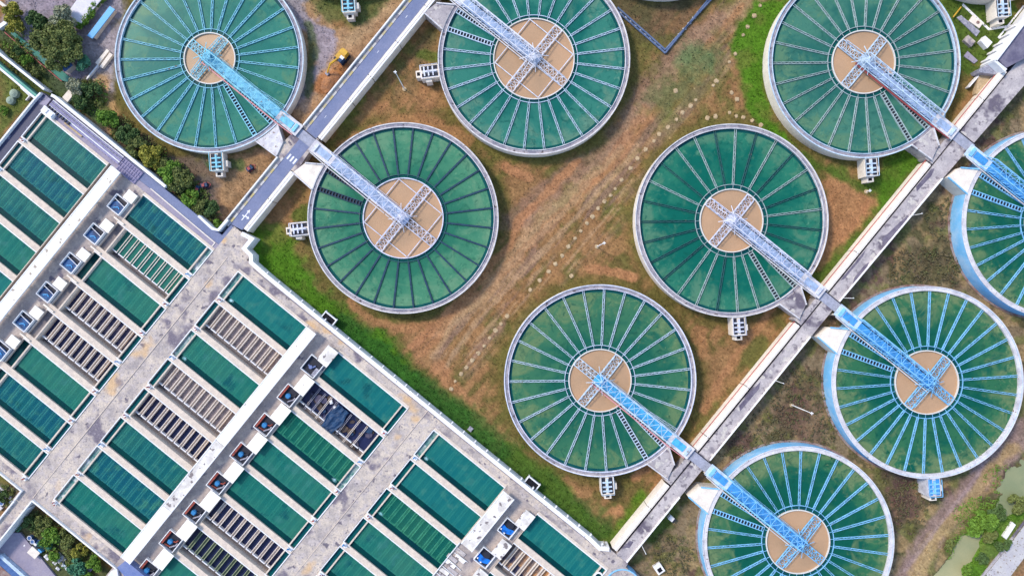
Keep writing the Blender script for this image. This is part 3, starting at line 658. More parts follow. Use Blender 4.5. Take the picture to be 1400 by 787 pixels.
    link('channel_water', cache[key], t)
    if far_ch:
        a, b = x_end+1.0, total-1.2
        mb = MB()
        if full:
            mb.quad(*[(fl*x*K,(y-vm_)*K,ZP-0.6) for x,y in ((a,wb),(b,wb),(b,wt),(a,wt))]); mb.build('chamber_water', WG, t)
            mb = MB(); mb.box(fl*(a+2.2)*K, fl*(a+0.02)*K, (wb-vm_)*K, (wt-vm_)*K, ZP-0.5, ZP+0.3); mb.build('walk_beam', M['wall'], t)
        else:
            B(mb, a+3.5, b, wb, wt, zb, ZP-0.7); mb.build('chamber_slope', M['gullet'], t)
            mb = MB(); mb.box(fl*(a+2.2)*K, fl*(a+0.02)*K, (wb-vm_)*K, (wt-vm_)*K, ZP-0.5, ZP+0.3); mb.build('walk_beam', M['wall'], t)
    if foam:
        mb = MB(); r = random.Random(seed)
        fx, fy = (TH_A+7, wb+5) if foam == 1 else (TH_A+6, wb+9)
        n_ = 14; rr = [r.uniform(4.6,5.4) for _ in range(n_)]
        mb.add([((fl*(fx+rr[i]*math.cos(i*2*math.pi/n_)*1.3))*K,(fy+rr[i]*math.sin(i*2*math.pi/n_)*0.9-vm_)*K,ZP-0.40) for i in range(n_)], [tuple(range(n_)) if fl > 0 else tuple(range(n_))])
        mb.build('foam', FOAM, t)
    # valve boxes at the divider end
    r = random.Random(seed+100)
    key = ('valve', fl, seed % 4)
    if key not in cache:
        mb = MB(); mb.box(fl*2*K, fl*8.5*K, (-131.5-vm_)*K, (-125.8-vm_)*K, top, top+0.14)
        for _ in range(3):
            x = r.uniform(2.5,8); y = r.uniform(-130,-127); s_ = r.uniform(0.8,1.5); mb.box(fl*x*K, fl*(x+s_)*K, (y-vm_)*K, (y+s_-vm_)*K, top+0.14, top+r.uniform(0.5,0.9))
        cache[key] = mb.mesh('valve_box', M['white'])
    link('valve_box', cache[key], t)
    key = ('hw', fl, seed % 3)
    if key not in cache:
        mb = MB()
        for _ in range(2):
            x = r.uniform(3,8); y = r.uniform(-130,-127); mb.cyl(fl*x*K,(y-vm_)*K,0.17,top+0.5,top+1.1,10)
        cache[key] = mb.mesh('valve_wheel', [M['red'],M['bluebox'],M['rust']][seed%3])
    link('valve_wheel', cache[key], t)
    return t

ORD = ['first','second','third','fourth','fifth','sixth','seventh','eighth','ninth']
ROWN = {1:'far left row beside the wet lane',2:'row left of the first pale corridor',3:'row right of the first pale corridor',
        4:'row with red-edged pump pits',5:'row right of the second corridor',6:'last row by the long causeway'}
DESC = {'full':'full teal','beige':'drained beige','purple':'drained purplish','navy':'drained dark','green':'part-drained green','olive':'drained olive-streaked','mix':'drained patchy','site':'rubble-strewn empty'}
def lab(b, k, kind, extra=''): return f"{DESC[kind]} filter basin, {ORD[k]} from top, {ROWN[b]}"
# row 1
for k, wv in enumerate(['stripe','blue','stripe','green','teal']):
    basin(140,105,1,k,'full',lab(1,k,'full'),None,'plain',9,TH_A+8,11.6,wv,seed=k)
# row 2 (channel at high u)
r2 = [('full','blue',0),('green','green',0),('full','green',0),('purple','',0),('navy','',0),('full','green',0),('full','blue',0),('full','stripe',0)]
for k, (kd, wv, fo) in enumerate(r2):
    Lr = 112.0 if k == 0 else 101.0
    basin(442.7,Lr,-1,k,kd,lab(2,k,kd),None if k == 0 else 14.5,'foam' if k == 0 else 'plain',9 if k == 0 else 8,TH_A+(9 if k == 0 else 8.5),11.8 if k == 0 else 11.9,wv or 'teal',seed=k+10)
r3 = [('full','teal',1),('beige','',0),('full','green',1),('beige','',0),('navy','',0),('full','stripe',0),('full','blue',0),('full','green',0)]
for k, (kd, wv, fo) in enumerate(r3):
    basin(485.8,110,1,k,kd,lab(3,k,kd),None,'foam' if k in (0,2,6,7) else 'plain',9,TH_A+8,11.7,wv or 'teal',foam=fo,seed=k+20)
r4 = [('full','teal',0),('site','',0),('full','clear',1),('full','green',0),('full','green',0),('navy','',0),('olive','',0),('full','green',0),('full','teal',0)]
for k, (kd, wv, fo) in enumerate(r4):
    basin(785.2,112,-1,k,kd,lab(4,k,kd),None,'foam' if k in (2,) else 'plain',9,TH_A+8,11.9,wv or 'teal',foam=fo,seed=k+30)
r5 = [('full','teal',1),('full','teal',0),('full','clear',2),('full','green',0),('full','green',0),('full','teal',0)]
for k, (kd, wv, fo) in enumerate(r5):
    basin(829.8,115,1,k,kd,lab(5,k,kd),None,'foam' if k == 0 else 'plain',9,TH_A+8,12.2,wv or 'teal',foam=fo,seed=k+40)
r6 = [('full','teal',0),('mix','',0),('full','green',0)]
for k, (kd, wv, fo) in enumerate(r6):
    basin(1135.3,112,-1,k,kd,lab(6,k,kd),None,'plain',9,TH_A+8,11.9,wv or 'teal',seed=k+50)

# ------------------------------------------------------------------ canopies over the filter galleries
def canopy(u0, u1, v0, v1, label, m, z=6.4, overl=None):
    a = PU((u0+u1)/2, (v0+v1)/2, z); t = thing('gallery_canopy', label, 'canopy', (a[0],a[1],ZP), -A39)
    k = S*(D-z)/D; hw, hl = (u1-u0)/2*k, (v1-v0)/2*k
    mb = MB(); mb.box(-hw,hw,-hl,hl,z-ZP-0.3,z-ZP); mb.build('roof', m, t)
    mb = MB(); mb.box(-hw-.04,-hw+0.22,-hl-.04,hl+.04,z-ZP-0.35,z-ZP+0.08); mb.box(hw-0.22,hw+.04,-hl-.04,hl+.04,z-ZP-0.35,z-ZP+0.08); mb.build('edge_beam', M['white'], t)
    nps = max(2,int(hl*2/8))
    for i in range(nps):
        y = -hl+1+(2*hl-2)*i/(nps-1)
        for x in (-hw+0.6, hw-0.6):
            mb = MB(); mb.box(x-.15,x+.15,y-.15,y+.15,0,z-ZP-.35); mb.build('post', M['wall'], t)
    return t
canopy(260.3,276.3,-440,-80,'long white canopy with rusty specks, leftmost of the three',M['roof'])
canopy(606.8,622.9,-281,-83,'clean upper stretch of the white canopy between the middle filter rows',M['roofclean'])
canopy(606.8,622.9,-396,-281.5,'grime-scribbled middle stretch of the white canopy between filter rows',M['roofdirty'])
canopy(606.8,622.9,-487.5,-396.5,'lower white canopy stretch with plain top near the planted yard',M['roofclean'])
canopy(957,975.8,-180,-88,'shorter grimy white canopy in front of the last pump pits',M['roofdirty'])
# dismantled end of the third canopy
t = thing('broken_slab', 'cracked grey and white slab remains beyond the end of the shortest canopy', 'slab', PUd(966,-215,ZP), -A39)
rr = random.Random(3)
for i in range(7):
    mb = MB(); x = rr.uniform(-1.2,1.6); y = -i*1.35+5; mb.box(x-1.6,x+1.5,y-.55,y+.55,0,rr.uniform(.12,.4)); mb.build('slab_piece', M['roofdirty'] if i%2 else M['grey_deck'], t, None, rr.uniform(-.06,.06))
mb = MB()
for i in range(6): mb.bar((-2.2+i*.1,-8+i*2.4,0.5),(2.6,-8+i*2.4+rr.uniform(-.3,.3),0.5),0.14)
mb.bar((-2.3,-9,0.55),(-2.3,7,0.55),0.2); mb.build('bare_beam', M['white'], t)

# ------------------------------------------------------------------ pump pits and their white roofs
def pit(u0,u1,v0,v1,style,label,i):
    a = PUd((u0+u1)/2,(v0+v1)/2,ZP); t = thing('pump_pit', label, 'pump pit', a, -A39, 'pump pits along the filter rows')
    hw, hl = (u1-u0)/2*K, (v1-v0)/2*K; r = random.Random(i)
    mb = MB(); tk = 0.2
    mb.box(-hw,hw,hl-tk,hl,0,1.0); mb.box(-hw,hw,-hl,-hl+tk,0,1.0); mb.box(-hw,-hw+tk,-hl+tk,hl-tk,0,1.0); mb.box(hw-tk,hw,-hl+tk,hl-tk,0,1.0); mb.build('pit_wall', M['white'] if style != 4 else M['parapet'], t)
    if style == 2:
        mb = MB(); mb.box(-hw+tk,hw-tk,-hl+tk,hl-tk,0.003,0.12); mb.build('pit_floor', M['dark'], t)
        mb = MB(); mb.prism([(-hw+tk+.1,-hl+tk+.05),(hw-tk-.2,-hl+tk+.05),(hw-tk,0.2),(hw*.3,0.75),(-hw*.4,0.7),(-hw+tk+.1,-.3)],0.12,0.3); mb.build('liner', M['bluepool'], t)
        mb = MB(); mb.bar((-hw+tk,0.9,0.8),(hw-tk,0.5,0.8),0.15); mb.build('cross_beam', M['white'], t)
        mb = MB(); mb.tube([(-.6,-1.4,.4),(.3,-.6,.4),(.9,-.9,.4)],0.16); mb.build('pipe', M['skyblue'], t)
    elif style == 4:
        mb = MB(); mb.box(-hw+tk,hw-tk,-hl+tk,hl-tk,0.003,0.12); mb.build('pit_floor', M['dark'] , t)
        mb = MB(); mb.box(-hw+tk,-hw+tk+0.62,-hl+tk+.3,hl-tk-.05,0.12,0.85); mb.build('side_plate', M['rust'], t)
        mb = MB(); mb.cyl(-hw*.05,-hl*.12,0.72,0.12,0.75,12); mb.box(-hw*.05-.5,-hw*.05+.5,-hl*.12-.5,-hl*.12+.5,.75,1.0); mb.build('pump_motor', M['bluebox'], t)
        mb = MB(); mb.tube([(-.2,-.2,.5),(1.2,.5,.5),(1.4,1.2,.5)],0.18); mb.tube([(-1,-1.8,.4),(.9,-1.5,.4)],0.16); mb.build('pipe', M['dark'] if i%2 else M['rust'], t)
        mb = MB(); mb.tube([(hw*.3,-hl*.7,.4),(hw*.75,-hl*.1,.5),(hw*.75,hl*.2,.5)],0.2); mb.build('pipe', M['grating'], t)
    elif style == 5:
        mb = MB(); mb.box(-hw+tk,hw-tk,-hl+tk,hl-tk,0.003,0.12); mb.build('pit_floor', M['dark'], t)
        mb = MB(); mb.tube([(-1.2,-.4,.4),(0,-.7,.4),(.6,.5,.4)],0.22); mb.cyl(-.3,-.5,.5,.12,.8,10); mb.build('pipe', M['slate'], t)
        mb = MB(); mb.box(hw-tk-1.0,hw-tk-.05,-hl+tk+.2,0.3,0.12,0.7); mb.build('cover_plate', M['grating'], t)
    else:
        mb = MB(); mb.box(-hw+tk,hw-tk,-hl+tk,hl-tk,0.003,0.1); mb.build('pit_floor', M['dark'], t)
        mb = MB(); mb.prism([(-hw+tk+.1,-hl+tk+.6),(-hw*.1,-hl+tk+.1),(hw-tk-.1,-hl*.45),(hw-tk-.1,hl*.15),(hw*.1,hl*.0),(-hw*.1,-hl*.1),(-hw+tk+.1,0.1)],0.1,0.35); mb.build('liner', M['brightblue'], t)
        mb = MB(); mb.cyl(0.1,hl*.4,0.95,0.1,0.6,12); mb.build('pump_motor', M['dark'], t)
        mb = MB(); mb.box(-hw+.5,-hw+.9,-hl+.7,-hl+1.1,.35,.6); mb.box(-hw*.1,.2,-hl+.35,-hl+.7,.35,.6); mb.build('bracket', M['white'], t)
    return t
def roofslab(u0,u1,v0,v1,label,m,z=5.2):
    a = PU((u0+u1)/2,(v0+v1)/2,z); k = S*(D-z)/D; hw, hl = (u1-u0)/2*k, (v1-v0)/2*k
    t = thing('flat_roof_hut', label, 'hut', (a[0],a[1],ZP), -A39, 'white control huts beside the pump pits'); h = z-ZP
    mb = MB(); mb.box(-hw,hw,-hl,hl,h-.2,h); mb.build('roof', m, t)
    mb = MB(); mb.box(-hw+.3,hw-.3,-hl+.3,hl-.3,0.0,h-.2); mb.build('wall', M['wall'], t)
    mb = MB(); mb.box(-.45,.45,-hl+.27,-hl+.3,0.02,1.3); mb.build('door', M['grating'], t)
for k in range(6):
    pit(292.8,313.8,-126-51*k,-103.6-51*k,2,f'pump pit with sagging blue liner, {ORD[k]} from the top beside the speckled left canopy',k)
    roofslab(299.8,314.9,-104-51*k,-90-51*k,f'small square white hut, {ORD[k]} from the top beside the speckled left canopy',M['roofclean'])
    if k > 0:
        mb = MB(); a = PUd(317,-80.5-51*k,ZP); mb.box(-8*K,8.5*K,-1.1*K,1.1*K,0.0,0.55)
        tag(mb.build('concrete_beam',M['cream'],None,a,-A39), f'short cream concrete beam on the deck, {ORD[k-1]} from the top between blue pump pits','beam','short beams between the pump pits')
for k in range(9):
    pit(636.2,659,-131.5-51*k,-106.5-51*k,5 if k == 0 else 4,('dark cluttered pump pit without red edging beside the middle canopy' if k == 0 else f'red-edged pump pit with blue motor, {ORD[k-1]} from the top beside the middle canopy'),k+20)
    roofslab(645.3,662.8,-109.5-51*k,-83.6-51*k,f'oblong white hut {"with scribbled grime" if k == 0 else "with plain top"}, {ORD[k]} from the top beside the middle canopy',M['roofdirty'] if k == 0 else M['roofclean'])
for k in range(3):
    pit(982.8,1004,-134-51*k,-111.5-51*k,6,f'pump pit with bright blue liner, {ORD[k]} from the top beside the grimy canopy',k+40)
    roofslab(997,1013.4,-113-51*k,-88.3-51*k,f'grime-streaked white hut, {ORD[k]} from the top beside the grimy canopy',M['roofdirty'])
for (u,v,a,b_) in ((283,-205,4,7),(283,-255,5,8),(624,-150,4,9)):
    pass

# repair works inside the empty basin
rr = random.Random(11)
def in_basin(u, v, z): 
    a = PUd(u,v,z); return a
t = thing('blue_tarpaulin', 'dark blue tarpaulin draped across the rubble-strewn empty basin', 'tarpaulin', PUd(716,-160,ZP-0.75), -A39)
vs = []; N1, N2 = 10, 18
for i in range(N1):
    for j in range(N2): vs.append(((i/(N1-1)-.5)*4.2*(1-.15*math.sin(j*.5)), (j/(N2-1)-.5)*8.4, 0.25*math.sin(i*1.7)*math.cos(j*.4)+0.15*rr.random()+0.2))
mb = MB(); mb.add(vs, [(i*N2+j,(i+1)*N2+j,(i+1)*N2+j+1,i*N2+j+1) for i in range(N1-1) for j in range(N2-1)]); o = mb.build('tarpaulin_sheet', M['tarp'], t)
md = o.modifiers.new('Solid','SOLIDIFY'); md.thickness = 0.04
for i in range(34):
    u = rr.choice([rr.uniform(669,706),rr.uniform(728,770)]); v = rr.uniform(-174,-138); a = PUd(u,v,ZP-1.9); mb = MB()
    n_ = 7; r0 = rr.uniform(.35,1.2); pts = [(r0*rr.uniform(.6,1.1)*math.cos(q*2*math.pi/n_)*1.3, r0*rr.uniform(.6,1.1)*math.sin(q*2*math.pi/n_)) for q in range(n_)]
    mb.prism(pts, 0, rr.uniform(.2,.7)); o = mb.build('rubble_heap', rr.choice([M['rubble'],M['rubble'],M['dark'],M['tarp'],M['purplebed']]), None, a, rr.uniform(0,3))
    tag(o, 'low rough heap of rubble inside the empty basin with the blue tarpaulin', 'rubble', 'rubble heaps in the empty basin')
for i in range(7):
    u = (674,684,694,704,730,744,757)[i]; a = PUd(u,-156,ZP-1.0); mb = MB(); L = rr.uniform(3.2,4.1)
    for sx in (-.18,.18): mb.box(sx-.06,sx+.06,-L,L,0,.14)
    tag(mb.build('timber_plank', M['trough'] if i in (2,5,6) else M['grating'], None, a, -A39+rr.uniform(-.03,.03)), 'pair of loose planks spanning the empty basin with the blue tarpaulin', 'plank', 'planks across the empty basin')
for i, (u,v) in enumerate(((697,-143.5),(706,-146))):
    a = PUd(u,v,ZP-1.5); mb = MB(); mb.box(-.4,.4,-.5,.5,0,.55); mb.box(-.25,.3,-.2,.25,.55,.7)
    tag(mb.build('white_sack', M['white'], None, a, .3+i), ('white sack lying in the empty basin, the one farther from the hut' if i else 'white sack lying in the empty basin, the one nearer the hut'), 'sack')

# ------------------------------------------------------------------ round clarifiers
def tankwater(nm, a, b, c):
    """murky water: clear dark green near the inlet ring, algae-laden and yellower towards the overflow rim"""
    a = tuple(x*1.08 for x in a); b = tuple(x*1.1 for x in b)
    m = bpy.data.materials.new(nm); m.use_nodes = True; n = m.node_tree; L = n.links; bs = n.nodes['Principled BSDF']; bs.inputs['Roughness'].default_value = 0.22; bs.inputs['Specular IOR Level'].default_value = 0.10
    g = n.nodes.new('ShaderNodeNewGeometry'); tc = n.nodes.new('ShaderNodeTexCoord'); ln = n.nodes.new('ShaderNodeVectorMath'); ln.operation = 'LENGTH'; mu = n.nodes.new('ShaderNodeVectorMath'); mu.operation = 'MULTIPLY'; mu.inputs[1].default_value = (1,1,0)
    L.new(tc.outputs['Object'], mu.inputs[0]); L.new(mu.outputs[0], ln.inputs[0])
    rad = n.nodes.new('ShaderNodeMapRange'); rad.inputs[1].default_value = 9.5; rad.inputs[2].default_value = 25; rad.inputs[3].default_value = -0.16; rad.inputs[4].default_value = 0.15; L.new(ln.outputs['Value'], rad.inputs[0])
    def nz(sc_, det, dist=0.0):
        t = n.nodes.new('ShaderNodeTexNoise'); t.inputs['Scale'].default_value = sc_; t.inputs['Detail'].default_value = det; t.inputs['Roughness'].default_value = 0.62; t.inputs['Distortion'].default_value = dist; L.new(g.outputs['Position'], t.inputs['Vector']); return t.outputs['Fac']
    def addr(f):
        q = n.nodes.new('ShaderNodeMath'); q.operation = 'ADD'; L.new(f, q.inputs[0]); L.new(rad.outputs[0], q.inputs[1]); return q.outputs[0]
    def rg(f, lo, hi): 
        q = n.nodes.new('ShaderNodeMapRange'); q.interpolation_type = 'SMOOTHSTEP'; q.inputs[1].default_value = lo; q.inputs[2].default_value = hi; L.new(f, q.inputs[0]); return q.outputs[0]
    def mx(f, p, q_):
        x = n.nodes.new('ShaderNodeMix'); x.data_type = 'RGBA'; L.new(f, x.inputs['Factor'])
        for v, nm_ in ((p,'A'),(q_,'B')):
            sk = [k for k in x.inputs if k.name == nm_ and k.type == 'RGBA'][0]
            if isinstance(v, tuple): sk.default_value = (*v,1)
            else: L.new(v, sk)
        return [k for k in x.outputs if k.type == 'RGBA'][0]
    cur = mx(rg(addr(nz(0.11,3,0.6)),0.36,0.62), a, b)
    cur = mx(rg(addr(nz(0.17,4,0.8)),0.50,0.72), cur, c)
    cur = mx(rg(nz(0.45,5,1.2),0.50,0.78), cur, tuple(x*0.72 for x in a))
    cur = mx(rg(addr(nz(0.9,4,0.5)),0.62,0.85), cur, tuple(min(1,x*1.25) for x in c))
    L.new(cur, bs.inputs['Base Color'])
    bp = n.nodes.new('ShaderNodeBump'); bp.inputs['Strength'].default_value = 0.25; bp.inputs['Distance'].default_value = 0.04; L.new(nz(2.2,3), bp.inputs['Height']); L.new(bp.outputs[0], bs.inputs['Normal'])
    return m
TW = {'A': tankwater('clarifier_water_teal', (0.014,0.130,0.105),(0.034,0.168,0.122),(0.075,0.195,0.115)),
      'B': tankwater('clarifier_water_jade', (0.008,0.105,0.085),(0.030,0.155,0.115),(0.09,0.20,0.14)),
      'C': tankwater('clarifier_water_light', (0.022,0.135,0.082),(0.052,0.185,0.105),(0.105,0.235,0.135)),
      'D': tankwater('clarifier_water_sea', (0.020,0.110,0.088),(0.050,0.160,0.112),(0.09,0.19,0.11)),
      'E': tankwater('clarifier_water_emerald', (0.004,0.100,0.072),(0.020,0.142,0.090),(0.07,0.185,0.115)),
      'F': tankwater('clarifier_water_forest', (0.010,0.092,0.060),(0.036,0.132,0.070),(0.11,0.185,0.085)),
      'H': tankwater('clarifier_water_deep', (0.004,0.078,0.052),(0.026,0.118,0.056),(0.12,0.185,0.085))}
RINGW = water('ring_channel_water', (0.004,0.055,0.065),(0.006,0.085,0.075),0.0,0.4)
def steel(nm, c): return mat(nm, c, 0.55, tuple(x*0.66 for x in c), 0.8, (0.42,0.7), 0.14, spots=((0.22,0.13,0.09),1.3,0.69,0.03))
ST = {'cyan': steel('cyan_steel',(0.22,0.56,0.70)), 'pale': steel('pale_blue_steel',(0.50,0.62,0.74)), 'white': steel('white_steel',(0.66,0.68,0.76)),
      'lilac': steel('lilac_white_steel',(0.62,0.64,0.76)), 'sky': steel('sky_blue_steel',(0.22,0.52,0.80)), 'blue': steel('strong_blue_steel',(0.075,0.33,0.70)),
      'navy': steel('navy_steel',(0.010,0.045,0.085)), 'teal': steel('dark_teal_steel',(0.03,0.11,0.12)), 'bone': steel('weathered_pale_steel',(0.36,0.45,0.45)),
      'deckblue': steel('blue_walkway',(0.06,0.29,0.64)), 'decksky': steel('sky_walkway',(0.08,0.42,0.74)), 'deckcyan': steel('cyan_walkway',(0.16,0.50,0.68)), 'deckpale': steel('pale_walkway',(0.34,0.44,0.62)), 'mid':steel('mid_grey_steel',(0.30,0.38,0.40))}
M['rimgrey'] = mat('rim_walk_grey', (0.21,0.205,0.255), 0.85, (0.36,0.33,0.35), 0.6, (0.4,0.62), 0.2, spots=((0.10,0.08,0.09),0.8,0.63,0.05))
M['rimwhite'] = mat('rim_white', (0.62,0.60,0.61), 0.7, (0.44,0.42,0.45), 0.5, (0.42,0.66), 0.12, spots=((0.26,0.19,0.16),1.1,0.66,0.04))
M['wallblue'] = mat('blue_tank_wall', (0.16,0.44,0.72), 0.7, (0.36,0.56,0.74), 0.25, (0.4,0.7), 0.08)
M['wallcream'] = mat('cream_tank_wall', (0.76,0.68,0.58), 0.85, (0.64,0.57,0.49), 0.4, None, 0.1)
M['footing'] = mat('brown_footing', (0.20,0.10,0.08), 0.9, (0.32,0.27,0.25), 0.6, None, 0.2)
tank_mesh = {}
def tank(key, px, py, rpx, side, n, disc, ring, rimz, water_m, spoke_m, steel_m, deck_m, wall_m, pad_m, label, white_rim=False, square=False, box_ang=-86, pipe_m=None, spoke_alt=None, arms_low=False, rring=None, ladder_m=None, hut=1):
    zg = float(zground(np.float64(px), np.float64(py)))
    c = P(px, py, rimz); k = S*(D-rimz)/D; R = rpx*k; rd = disc*k; rr_ = ring*k
    th = -A39 if side == 'L' else math.pi-A39; sy = -1 if side == 'L' else 1
    t = thing('clarifier_tank', label, 'clarifier', (c[0],c[1],zg), th, 'round clarifier tanks'); hr = rimz-zg; hw = hr-0.6
    mb = MB(); mb.ring(R-0.28,R,-0.4,hr,128); mb.build('outer_wall', wall_m, t)
    if white_rim: mb = MB(); mb.ring(R+0.02,R+0.55,-0.4,0.25,128); mb.build('footing', M['footing'], t)
    wi = 1.02 if white_rim else 1.05
    mb = MB(); mb.ring(R-wi,R-0.30,hr-0.6,hr-(0.02 if white_rim else 0.16),128); mb.build('rim_walkway', M['rimwhite'] if white_rim else M['rimgrey'], t)
    mb = MB(); mb.ring(R-wi-0.19,R-wi-0.01,0,hr+(0.03 if white_rim else 0.1),128); mb.ring(R-0.22,R+0.04,hr,hr+0.12,128); mb.build('rim_coping', M['rimwhite'] if white_rim else (rring or M['rimwhite']), t)
    if not white_rim:
        mb = MB(); mb.annulus(R-wi-0.95,R-wi-0.25,hw+0.02,128); mb.build('edge_channel_water', RINGW, t)
    mb = MB(); mb.annulus(rr_,R-wi-(0.95 if not white_rim else 0.24),hw,128); mb.build('water', water_m, t)
    mb = MB(); mb.annulus(rd,rr_,hw+0.01,96); mb.build('ring_channel_water', RINGW, t)
    mb = MB(); mb.ring(rr_-0.07,rr_+0.07,hw-0.6,hw+0.35,96)
    for i in range(n):
        a = sy*(R_(7)+i*2*math.pi/n); mb.bar((rd*math.cos(a),rd*math.sin(a),hw+.25),(rr_*math.cos(a),rr_*math.sin(a),hw+.25),0.10)
    mb.build('ring_launder', spoke_m if spoke_m is not ST['navy'] else ST['teal'], t)
    mb = MB(); mb.ring(rd-0.13,rd+0.13,hw-0.8,hw+0.5,96); mb.build('center_well', M['well'] if spoke_m is not ST['navy'] else steel_m, t)
    mb = MB(); mb.annulus(0.02,rd-0.13,hw+0.05,64); mb.build('sludge_surface', M['tan'], t)
    # radial launders
    r0, r1 = rr_+0.07, R-wi-0.24
    def launder(mat_, dark_):
        kk = (key, mat_.name)
        if kk not in tank_mesh:
            mb = MB()
            if dark_:
                mb.box(r0,r1,-.22,.22,-0.3,0.22)
                for x in np.arange(r0+.8,r1,2.6): mb.box(x,x+.12,-.3,.3,0.22,0.27)
            else:
                for s_ in (-1,1): mb.box(r0,r1,s_*.18,s_*.28,-0.3,0.25)
                x = r0; f = 1
                while x < r1-.8: mb.bar((x,-.2*f,.2),(x+1.0,.2*f,.2),0.07); f = -f; x += 1.0
            tank_mesh[kk] = mb.mesh('launder', mat_)
        return tank_mesh[kk]
    rq = random.Random(px)
    for i in range(n):
        a = sy*(R_(7)+i*2*math.pi/n)
        if i < 2: continue
        m_ = spoke_m
        if spoke_alt and rq.random() < 0.62: m_ = spoke_alt
        link('launder', launder(m_, m_ in (ST['navy'],)), t, (0,0,hw+0.1), a)
    lm = ladder_m or (spoke_m if spoke_m is not ST['navy'] else ST['navy'])
    kk = (key,'ladder')
    mb = MB()
    for s_ in (-1,1): mb.box(r0,r1,s_*.48,s_*.66,-0.3,0.4)
    for x in np.arange(r0+.4,r1,0.85): mb.box(x,x+.22,-.48,.48,0.2,0.36)
    tank_mesh[kk] = mb.mesh('outlet_channel', lm)
    mb = MB(); mb.box(r0,r1,-.48,.48,-.2,0.02); dk = mb.mesh('channel_floor', M['dark'])
    for i in range(2):
        a = sy*(R_(7)+i*2*math.pi/n); o = link('outlet_channel', tank_mesh[kk], t, (0,0,hw+0.1), a); link('channel_floor', dk, o)
    # scraper arms
    za = hw+0.55; hwid = 1.15
    mb = MB(); ra = rd-0.25
    for s_ in (-1,1): mb.bar((0.9,s_*hwid,0),(ra,s_*hwid,0),0.22); mb.bar((0.9,s_*hwid,1.3),(ra*.92,s_*hwid,0.75),0.13)
    nb = 5 if not square else 6; xs2 = np.linspace(1.2,ra,nb+1)
    for a_, b_ in zip(xs2[:-1],xs2[1:]):
        mb.bar((a_,-hwid,0),(b_,hwid,0),0.11); mb.bar((a_,hwid,0),(b_,-hwid,0),0.11); mb.bar((b_,-hwid,0),(b_,hwid,0),0.12)
        mb.bar((a_,-hwid,0),(a_,-hwid,1.1),0.1); mb.bar((a_,hwid,0),(a_,hwid,1.1),0.1)
    am = mb.mesh('scraper_arm', steel_m)
    for q in (math.pi/2, math.pi, -math.pi/2) + ((0.0,) if square else ()): link('scraper_arm', am, t, (0,0,za), q)
    if square:
        mb = MB(); 
        for q in range(4):
            a = R_(45)+q*math.pi/2; b_ = a+math.pi/2; mb.bar((ra*math.cos(a),ra*math.sin(a),za),(ra*math.cos(b_),ra*math.sin(b_),za),0.2)
        mb.build('tie_beam', steel_m, t)
    # bridge
    zb = hr+0.35; zt = zb+2.5; Lb = 160*k; xr = Lb-30*k+0.6
    br = link('bridge', None, t) if False else None
    mb = MB(); mb.box(-1.6,Lb-5.8,-1.15,1.15,zb-.2,zb)
    bridge = mb.build('bridge', deck_m, t)
    mb = MB(); xx = -1.5; j = 0
    while xx < Lb-7: 
        if (j*7919) % 5 < 3: mb.box(xx+.1,xx+.75,-1.32-.22,-1.18,zb-.25,zb-.05)
        if (j*104729) % 7 < 4: mb.box(xx+.1,xx+.8,1.18,1.32+.22,zb-.25,zb-.05)
        xx += 1.1; j += 1
    mb.build('side_grating', M['dark'], bridge)
    for s_ in (-1,1):
        mb = MB(); y = s_*1.55; x0, x1 = -1.6, Lb-5.2; npan = 12; xv = np.linspace(x0,x1,npan+1)
        mb.bar((x0,y,zb),(Lb-5.6,y,zb),0.24); mb.bar((x0+1,y*.84,zt),(x1-1.6,y*.84,zt),0.22); mb.bar((x1-1.6,y*.84,zt),(x1,y,zb),0.16); mb.bar((x0+1,y*.84,zt),(x0,y,zb),0.16)
        for q in range(1,npan): 
            mb.bar((xv[q],y,zb),(xv[q],y*.84,zt),0.12)
            if q < npan-1: mb.bar((xv[q],y,zb) if q%2 else (xv[q],y*.84,zt),(xv[q+1],y*.84,zt) if q%2 else (xv[q+1],y,zb),0.12)
        mb.build('truss', steel_m, bridge)
    mb = MB()
    for q in range(1,npan-1):
        a_, b_ = xv[q], xv[q+1]; mb.bar((a_,-1.3,zt),(a_,1.3,zt),0.12); mb.bar((a_,-1.3,zt),(b_,1.3,zt),0.10)
        if q % 2: mb.bar((a_,1.3,zt),(b_,-1.3,zt),0.10)
    mb.build('top_bracing', steel_m, bridge)
    mb = MB()
    for q in range(4):
        a = R_(45)+q*math.pi/2; mb.bar((0,0,zt+.3),(3.9*math.cos(a),3.9*math.sin(a),za+.9),0.14)
    for q in range(4):
        a = q*math.pi/2; mb.bar((0,0,zt+.3),(5.2*math.cos(a),5.2*math.sin(a),za+.8),0.12)
    mb.build('stay', steel_m, bridge)
    mb = MB(); mb.cyl(0,0,1.75,zb-.3,zb+.02,6); mb.cyl(0,0,0.75,zb+.02,zb+1.1,10); mb.box(-.35,.35,.5,1.3,zb+.02,zb+.8); mb.build('drive_unit', deck_m if deck_m not in (ST['deckpale'],) else steel_m, bridge)
    mb = MB(); mb.box(Lb-7.4,Lb-.15,-1.75,1.75,zb-.12,zb+.06); mb.build('landing', M['rimwhite'] if not white_rim else ST['pale'], bridge)
    mb = MB(); mb.box(Lb-6.2,Lb-2.4,-1.0,.9,zb+.06,zb+.22); mb.build('stair_cover', deck_m, bridge)
    mb = MB(); mb.box(Lb-1.9,Lb-1.1,-1.2,1.2,zb+.06,zb+.5); mb.build('gate_box', steel_m, bridge)
    mb = MB(); mb.bar((-1.5,sy*2.15,zb+.1),(Lb-6,sy*2.15,zb+.1),0.3 if pipe_m else 0.24)
    mb.bar((Lb-6,sy*2.15,zb+.1),(Lb-1,sy*1.95,zb+.1),0.22)
